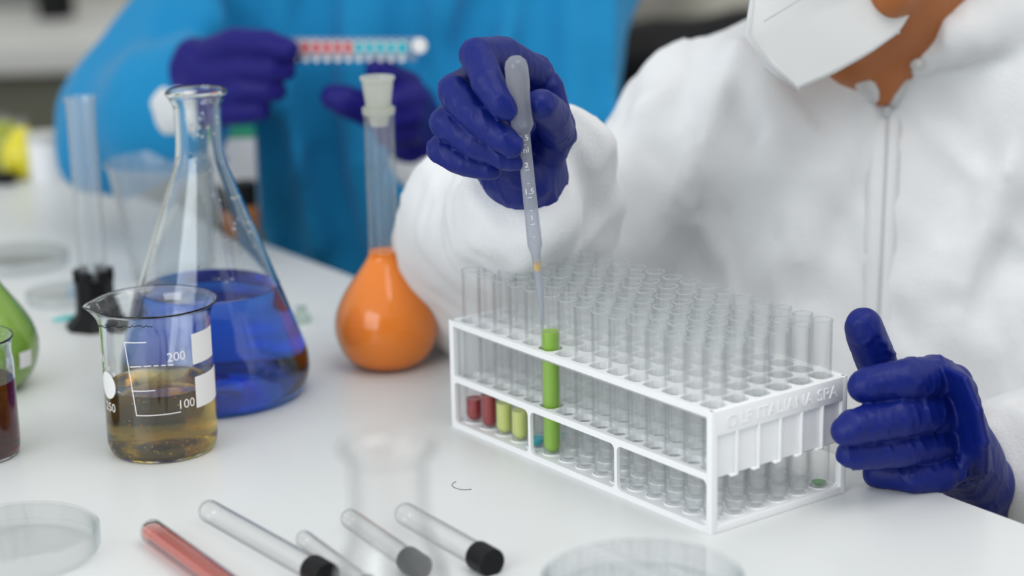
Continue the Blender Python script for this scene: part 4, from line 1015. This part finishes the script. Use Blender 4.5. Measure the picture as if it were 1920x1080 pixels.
def creaseL(F):
    r_ = random.Random(9)
    for i in range(26):                          # pulled folds across the back of the hand
        t = i / 25; x0, y0 = 1772 + 40 * t, 690 + 20 * t; x1, y1 = 1800 + 50 * t, 900 - 10 * t + r_.uniform(-8, 8)
        pts = []
        for s_ in (0, .33, .66, 1):
            x = x0 + (x1 - x0) * s_ + 14 * math.sin(math.pi * s_); y = y0 + (y1 - y0) * s_
            for Yv in np.arange(1.09, 1.25, .0015):
                q = W(x, y, Yv); ix = np.round((q - F.lo) / F.h).astype(int)
                if (ix >= 0).all() and (ix < F.n).all() and F.F[tuple(ix)] < 0: pts.append(q); break
        for a, c_ in zip(pts[:-1], pts[1:]): F.cap(a, c_, .0009, .0009, .0030)
    for (x, y, dx, dy) in ((1665, 700, 10, 34), (1650, 703, 6, 30), (1640, 705, 5, 28), (1690, 765, 14, 36), (1710, 760, 12, 34), (1735, 752, 10, 34), (1640, 780, 22, 32), (1700, 825, 14, 26), (1720, 820, 14, 28), (1660, 830, 14, 26), (1710, 878, 4, 28), (1755, 690, 6, 34), (1652, 640, 18, 8), (1660, 655, 18, 8)):
        pts = []
        for s_ in (0, .5, 1):
            X_, Y_ = x + dx * s_, y + dy * s_
            for Yv in np.arange(1.08, 1.25, .0015):
                q = W(X_, Y_, Yv); ix = np.round((q - F.lo) / F.h).astype(int)
                if (ix >= 0).all() and (ix < F.n).all() and F.F[tuple(ix)] < 0: pts.append(q); break
        for a, c_ in zip(pts[:-1], pts[1:]): F.cap(a, c_, .0010, .0006, .0024)
glove(F, fing, palm, wp, wl_, M_glove, extra=creaseL)

# ---------------- pipette
gt = RKW(-RL + MG + PU * 5.5, MG + PV * .5, 0.0)
pa, pb = W(968, 126, 1.163), W(1018, 604, gt[1] - .0010)
ax = pb - pa; LP = np.linalg.norm(ax); axn = ax / LP
pp = thing('transfer_pipette', 'translucent plastic transfer pipette held over the green tube', 'pipette', pa)
pp.rotation_euler = Vector(axn).to_track_quat('Z', 'X').to_euler()
def at_row(y): return LP * (y - 126) / (604 - 126)
S = 3.33e3
prof = [(0, -.0066), (.0035, -.0058), (.0058, -.0034), (.0066, 0), (.0067, at_row(150)), (.0061, at_row(180)), (.0060, at_row(200)), (.0064, at_row(222)), (.0065, at_row(228)), (.0052, at_row(237)), (.0040, at_row(243)), (.0039, at_row(250))]
link('bulb', lathe_mesh(prof, 32, 'bulb', .8), M_bulb, pp)
prof = [(.0039, at_row(250)), (.0040, at_row(350)), (.0044, at_row(430)), (.0044, at_row(452)), (.0030, at_row(468)), (.0027, at_row(476))]
link('stem', lathe_mesh(prof + [(r - .0007, z) for r, z in prof[::-1]], 28, 'stem', .8, close=True), M_bulb, pp)
prof = [(.0027, at_row(476)), (.0024, at_row(520)), (.0017, at_row(570)), (.0013, at_row(604))]
link('tip', lathe_mesh(prof + [(r - .0005, z) for r, z in prof[::-1]], 20, 'tip', .8, close=True), M_bulb, pp)
link('liquid', lathe_mesh([(0, at_row(487)), (.0023, at_row(487)), (.0022, at_row(500)), (0, at_row(500))], 20, 'drop', .8), M_amber, pp)
# graduations facing the camera
MWp = Matrix.Translation(Vector(pa)) @ pp.rotation_euler.to_matrix().to_4x4(); inv = MWp.inverted()
cl = inv @ Vector(cam_pos); pc = math.atan2(cl.y, cl.x)
def pgrad(s, row, size, ds=0.0, r=.0042):
    V, Fs = me_arrays(text_mesh(s, size)); out = []
    for v in V:
        a = pc + (v[0] + ds) / r; out.append(((r + .0001) * math.cos(a), (r + .0001) * math.sin(a), at_row(row) - v[1]))
    # text must read left to right for the viewer
    return out, Fs
def flipcheck():
    a = MWp @ Vector((.004 * math.cos(pc + .4), .004 * math.sin(pc + .4), 0)); b_ = MWp @ Vector((.004 * math.cos(pc), .004 * math.sin(pc), 0)); return proj(a)[0] > proj(b_)[0]
sg = 1 if flipcheck() else -1
parts = []
for s, row, size in (('2.5', 248, .0050), ('ml', 270, .0050), ('2', 297, .0046), ('1.5', 346, .0050), ('1', 395, .0044)):
    V, Fs = me_arrays(text_mesh(s, size)); r = .00395 + (row - 250) * 2e-6
    parts.append(([((r + .00012) * math.cos(pc + sg * v[0] / r), (r + .00012) * math.sin(pc + sg * v[0] / r), at_row(row) - v[1]) for v in V], Fs))
for row, w in ((259, .0022), (305, .0026), (330, .0014), (356, .0026), (380, .0014), (406, .0026), (430, .0014)):
    r = .0040 + (row - 250) * 2e-6; V = []
    for i in range(5):
        a = pc + sg * (w * (i / 4 - .5)) / r; V += [((r + .0002) * math.cos(a), (r + .0002) * math.sin(a), at_row(row)), ((r + .0002) * math.cos(a), (r + .0002) * math.sin(a), at_row(row) + .00028)]
    parts.append((V, [(2 * i, 2 * i + 1, 2 * i + 3, 2 * i + 2) for i in range(4)]))
link('graduations', join(parts), M_printg, pp)

# ================================================================== blue-gowned person
bl = np.array([-0.08, 2.12, 0.0])
bp = thing('person', 'person in blue gown and purple gloves holding a strip of small wells', 'person', bl)
bSR, bSL, bNB = W(510, -130, 2.02), W(1010, -90, 2.00), W(790, -260, 2.06)
bER, bWR = W(235, 225, 1.86), W(330, 205, 1.74); bEL, bWL = W(1000, 300, 1.86), W(800, 300, 1.76)
bHC = bNB + np.array([.0, -.05, .165]); bHR = rotm((-.1, -1, -.35), (0, 0, 1)); bPEL = np.array([-.08, 2.16, .56])
F = Field((-0.62, 1.62, 0.40), (0.30, 2.40, 1.62), .0065)
bch = (bSR + bSL) / 2 + np.array([0, .03, -.13])
F.ell(bch + (0, .02, 0), (.135, .075, .17), None, .03); F.cap(bch + (0, .03, -.12), bPEL, .095, .12, .05)
F.chain([bSR, bNB + (0, .02, -.05)], [.036, .050], .03); F.chain([bSL, bNB + (0, .02, -.05)], [.036, .050], .03)
F.chain([bNB + (0, .02, -.05), bHC + bHR @ np.array([0, -.03, -.06])], [.056, .052], .02)
F.chain([bSR, bER, bWR], [.034, .026, .020], .02); F.chain([bSL, bEL, bWL], [.032, .025, .020], .02)
head(F, bHC, bHR, .97)
link('body', field_mesh(F, 'body', bl), M_skin2, bp); eyes(bp, bHC, bHR, bl, M_iris)
G = Field(bHC - .16, bHC + .16, .005); G.ell(bHC + bHR @ np.array([0, -.022, .038]), (.088, .100, .092), bHR, .01); G.ell(bHC + bHR @ np.array([0, .078, -.03]), (.085, .062, .09), bHR, .01, sub=True)
G.ell(bHC + bHR @ np.array([0, .02, -.12]), (.12, .12, .075), bHR, .01, sub=True); G.wrinkle(.0025, (.006, .006, .03), bHR)
link('hair', field_mesh(G, 'hair', bl), M_hair, bp)
F = Field((-0.66, 1.60, 0.36), (0.36, 2.42, 1.24), .006)
F.ell(bch + (-.01, -.01, 0), (.180, .135, .22), None, .03)
F.cap(bch + (-.05, 0, -.1), bPEL + (-.03, -.03, 0), .125, .135, .04); F.cap(bch + (.05, 0, -.1), bPEL + (.06, -.03, 0), .135, .145, .04)
F.chain([bSR, bNB + (-.02, .02, -.07)], [.068, .060], .04); F.chain([bSL, bNB + (.02, .02, -.07)], [.068, .060], .04)
F.chain([bSR, bER], [.060, .046], .03); F.chain([bER, W(300, 206, 1.772)], [.050, .042], .02)
F.chain([W(225, 290, 1.84), W(185, 300, 1.83)], [.026, .018], .03)
F.chain([bSL, W(1030, 120, 1.93), bEL], [.058, .050, .050], .03); F.chain([bEL, W(850, 330, 1.79)], [.058, .042], .02)
F.wrinkle(.024, (.060, .3, .60), None, where=lambda P: np.clip((P[:, 0] + .36) / .08, .25, 1)); F.wrinkle(.009, (.035, .2, .16), rotm((0, 1, 0), (.4, 0, 1)), off=3)
def fold(F, pl, r, sub, push, y0, y1):
    P3 = []
    for x, y in pl:
        for Yv in np.arange(y0, y1, .003):
            q = W(x, y, Yv); ix = np.round((q - F.lo) / F.h).astype(int)
            if (ix >= 0).all() and (ix < F.n).all() and F.F[tuple(ix)] < 0: P3.append(q + (0, push, 0)); break
    if len(P3) > 1: F.chain(P3, [r] * len(P3), .022, sub)
for pl in (((650, -20), (655, 120), (680, 300), (720, 460)), ((850, -20), (845, 100), (800, 220)), ((1065, -30), (1075, 80), (1070, 220)), ((540, -20), (500, 120), (560, 300), (600, 450)), ((960, 60), (900, 160), (880, 330)), ((420, -20), (400, 40))):
    fold(F, pl, .013, False, .002, 1.6, 2.2)
for pl in (((600, -30), (590, 120), (610, 300), (650, 480)), ((760, -30), (760, 120), (790, 340)), ((1010, -20), (1000, 150), (980, 330)), ((500, 250), (520, 360), (540, 470)), ((910, -20), (880, 90), (850, 200)), ((450, -20), (450, 60))):
    fold(F, pl, .016, True, -.002, 1.6, 2.2)
def keep_gown(P):
    r = P - (bNB + np.array([0, .0, -.02])); return ~((np.hypot(r[:, 0], r[:, 1]) < .072) & (P[:, 2] > bNB[2] - .075))
g = link('gown', field_mesh(F, 'gown', bl, keep_gown), M_gown, bp); sd = g.modifiers.new('thickness', 'SOLIDIFY'); sd.thickness = .0015; sd.offset = 0
G = Field((-0.5, 1.7, -.01), (0.4, 2.45, 0.75), .009)
for q in (-1, 1): G.chain([bPEL + (.085 * q, -.02, -.03), np.array([-.08 + .11 * q, 1.86, .47]), np.array([-.08 + .11 * q, 1.92, .09])], [.10, .068, .050], .03)
G.ell(bPEL, (.185, .15, .12), None, .03)
link('trousers', field_mesh(G, 'trousers', bl), M_dark, bp)
G = Field((-0.35, 1.6, -.01), (0.2, 2.1, 0.16), .007)
for q in (-1, 1): G.chain([np.array([-.08 + .11 * q, 1.95, .045]), np.array([-.08 + .11 * q, 1.88, .045]), np.array([-.08 + .12 * q, 1.77, .036])], [.042, .043, .034], .02)
link('shoes', field_mesh(G, 'shoes', bl), M_black, bp)
for a, c_ in ((W(300, 206, 1.768), W(334, 208, 1.735)), (W(838, 325, 1.785), W(795, 295, 1.755))):
    G = Field(np.minimum(a, c_) - .06, np.maximum(a, c_) + .06, .003); G.cap(a, c_, .037, .029, .004); G.wrinkle(.002, (.01, .01, .02))
    link('cuff', field_mesh(G, 'cuff', bl), M_cuffw, bp)
F = .0022
fing = [([W(395, 100, 1.725), W(440, 80, 1.705), W(500, 82, 1.69), W(540, 92, 1.68)], [.014, .0125, .0115, .0092]),
        ([W(400, 140, 1.72), W(460, 128, 1.70), W(510, 130, 1.69), W(535, 132, 1.69)], [.014, .0120, .0108, .0090]),
        ([W(400, 180, 1.72), W(460, 168, 1.70), W(505, 168, 1.695), W(518, 170, 1.695)], [.014, .0118, .0105, .0090]),
        ([W(400, 210, 1.72), W(450, 208, 1.705), W(488, 206, 1.70)], [.013, .0108, .0090]),
        ([W(390, 120, 1.755), W(450, 95, 1.745), W(520, 100, 1.715), W(548, 104, 1.700)], [.014, .012, .0105, .0085])]
palm = [([W(365, 110, 1.735), W(350, 170, 1.74), bWR], [.018, .024, .026], .012), ([W(400, 130, 1.73), W(400, 210, 1.73)], [.018, .016], .012)]
glove(F, fing, palm, bp, bl, M_gloveb, k=.004, wr=False)
F = .0022
fing = [([W(745, 215, 1.725), W(690, 205, 1.705), W(645, 188, 1.69), W(625, 182, 1.69)], [.016, .0145, .0130, .0110]),
        ([W(785, 200, 1.735), W(765, 160, 1.715), W(725, 138, 1.70), W(703, 130, 1.695)], [.014, .0120, .0105, .0085]),
        ([W(795, 215, 1.74), W(775, 185, 1.705), W(740, 190, 1.69), W(715, 205, 1.69)], [.014, .0120, .0108, .0090]),
        ([W(795, 240, 1.74), W(770, 215, 1.70), W(735, 222, 1.69), W(715, 235, 1.69)], [.013, .0115, .0105, .0088]),
        ([W(790, 260, 1.74), W(765, 245, 1.705), W(735, 252, 1.695), W(722, 258, 1.695)], [.012, .0105, .0095, .0080])]
palm = [([W(775, 195, 1.74), W(780, 250, 1.745), bWL], [.019, .024, .026], .012), ([W(745, 210, 1.73), W(765, 260, 1.735)], [.018, .018], .012)]
glove(F, fing, palm, bp, bl, M_gloveb, k=.004, wr=False)
# strip of wells
sa_, sb_ = W(536, 92, 1.700), W(800, 92, 1.700); st = thing('well_strip', 'clear strip of small red and turquoise wells held in purple gloves', 'well strip', sa_)
dx = (sb_ - sa_); Ls = np.linalg.norm(dx); st.rotation_euler = (0, -math.atan2(dx[2], dx[0]), math.atan2(dx[1], dx[0]))
box_obj('backing', (0, -.001, -.0095), (Ls * .93, .0008, .0095), clear_mat('strip_plastic', (.8, .86, .9), (.5, .6, .65), 2, 1, .25), st, .0005)
for i in range(11):
    x = .008 + i * (Ls * .90 - .008) / 11
    for z, r, mm in ((.002, .0050, M_redw if i < 6 else M_cyanl), (-.0075, .0024, M_white)):
        me = lathe_mesh([(0, -.006), (r * .9, -.006), (r, -.005), (r, .0012), (0, .0012)], 16); o = link('well', me, mm, st, loc=(x, -.001, z)); o.rotation_euler = (-math.pi / 2, 0, 0)
    o = link('well_rim', lathe_mesh([(.0052, -.0005), (.0060, -.0005), (.0060, .0008), (.0052, .0008)], 16, close=True), M_print, st, loc=(x, -.0075, .002)); o.rotation_euler = (-math.pi / 2, 0, 0)
o = link('end_knob', lathe_mesh([(0, -.004), (.0058, -.004), (.0065, 0), (.0058, .004), (0, .004)], 18), M_print, st, loc=(Ls * .95, -.002, .003)); o.rotation_euler = (-math.pi / 2, 0, 0)

# ---------------- stools under both people and the black chair behind
def stool(name, x, y, label):
    t = thing(name, label, 'stool', (x, y, 0), 'round stools')
    link('seat', lathe_mesh(smooth_prof([(0, .37), (.17, .37), (.185, .385), (.185, .405), (.17, .425), (0, .43)], 3), 40), M_black, t)
    for k in range(4):
        a = math.pi / 4 + k * math.pi / 2; tube_curve('leg', [(.10 * math.cos(a), .10 * math.sin(a), .37), (.17 * math.cos(a), .17 * math.sin(a), .003)], .012, M_steel, t, 10)
    link('footrest', lathe_mesh([(.140, .15), (.150, .15), (.150, .16), (.140, .16)], 40, close=True), M_steel, t)
stool('stool', PEL[0], PEL[1] + .02, 'round black stool under the person in white')
stool('stool', bPEL[0], bPEL[1] + .02, 'round black stool under the person in blue')
cp = W(1235, 40, 2.75); ch = thing('office_chair', 'black padded chair back behind the blue gown', 'chair', (cp[0], cp[1], 0))
ztop = cp[2] - .005
G = Field((-.33, -.10, .30), (.33, .42, ztop + .06), .010)
G.chain([(-.13, 0, ztop - .05), (-.14, .01, ztop - .38)], [.05, .05], .03); G.chain([(.12, 0, ztop - .035), (.14, .01, ztop - .38)], [.05, .05], .03); G.chain([(0, .01, ztop - .05), (0, .02, ztop - .38)], [.05, .05], .03)
G.chain([(-.13, .005, ztop - .05), (0, .0, ztop - .045), (.12, .005, ztop - .035)], [.05, .05, .05], .03); G.chain([(-.14, .01, ztop - .2), (.14, .01, ztop - .2)], [.055, .055], .05); G.chain([(-.14, .01, ztop - .36), (.14, .01, ztop - .36)], [.05, .05], .04)
link('backrest', field_mesh(G, 'backrest'), M_black, ch)
link('seat', lathe_mesh(smooth_prof([(0, .40), (.22, .40), (.25, .42), (.25, .45), (.23, .475), (0, .48)], 3), 40), M_black, ch, loc=(0, .26, 0))
link('column', lathe_mesh([(0, .06), (.03, .06), (.025, .40), (0, .40)], 20), M_steel, ch, loc=(0, .26, 0))
box_obj('back_bracket', (-.03, .04, .40), (.03, .08, ztop - .30), M_black, ch, .005)
for k in range(5):
    a = k * 2 * math.pi / 5; tube_curve('foot', [(.0, .26, .08), (.27 * math.cos(a), .26 + .27 * math.sin(a), .055)], [.022, .014], M_black, ch, 10)
    bm = bmesh.new(); bmesh.ops.create_uvsphere(bm, u_segments=16, v_segments=8, radius=.028, matrix=Matrix.Translation((.27 * math.cos(a), .26 + .27 * math.sin(a), .028))); link('caster', bm_mesh(bm, 'caster'), M_black, ch)
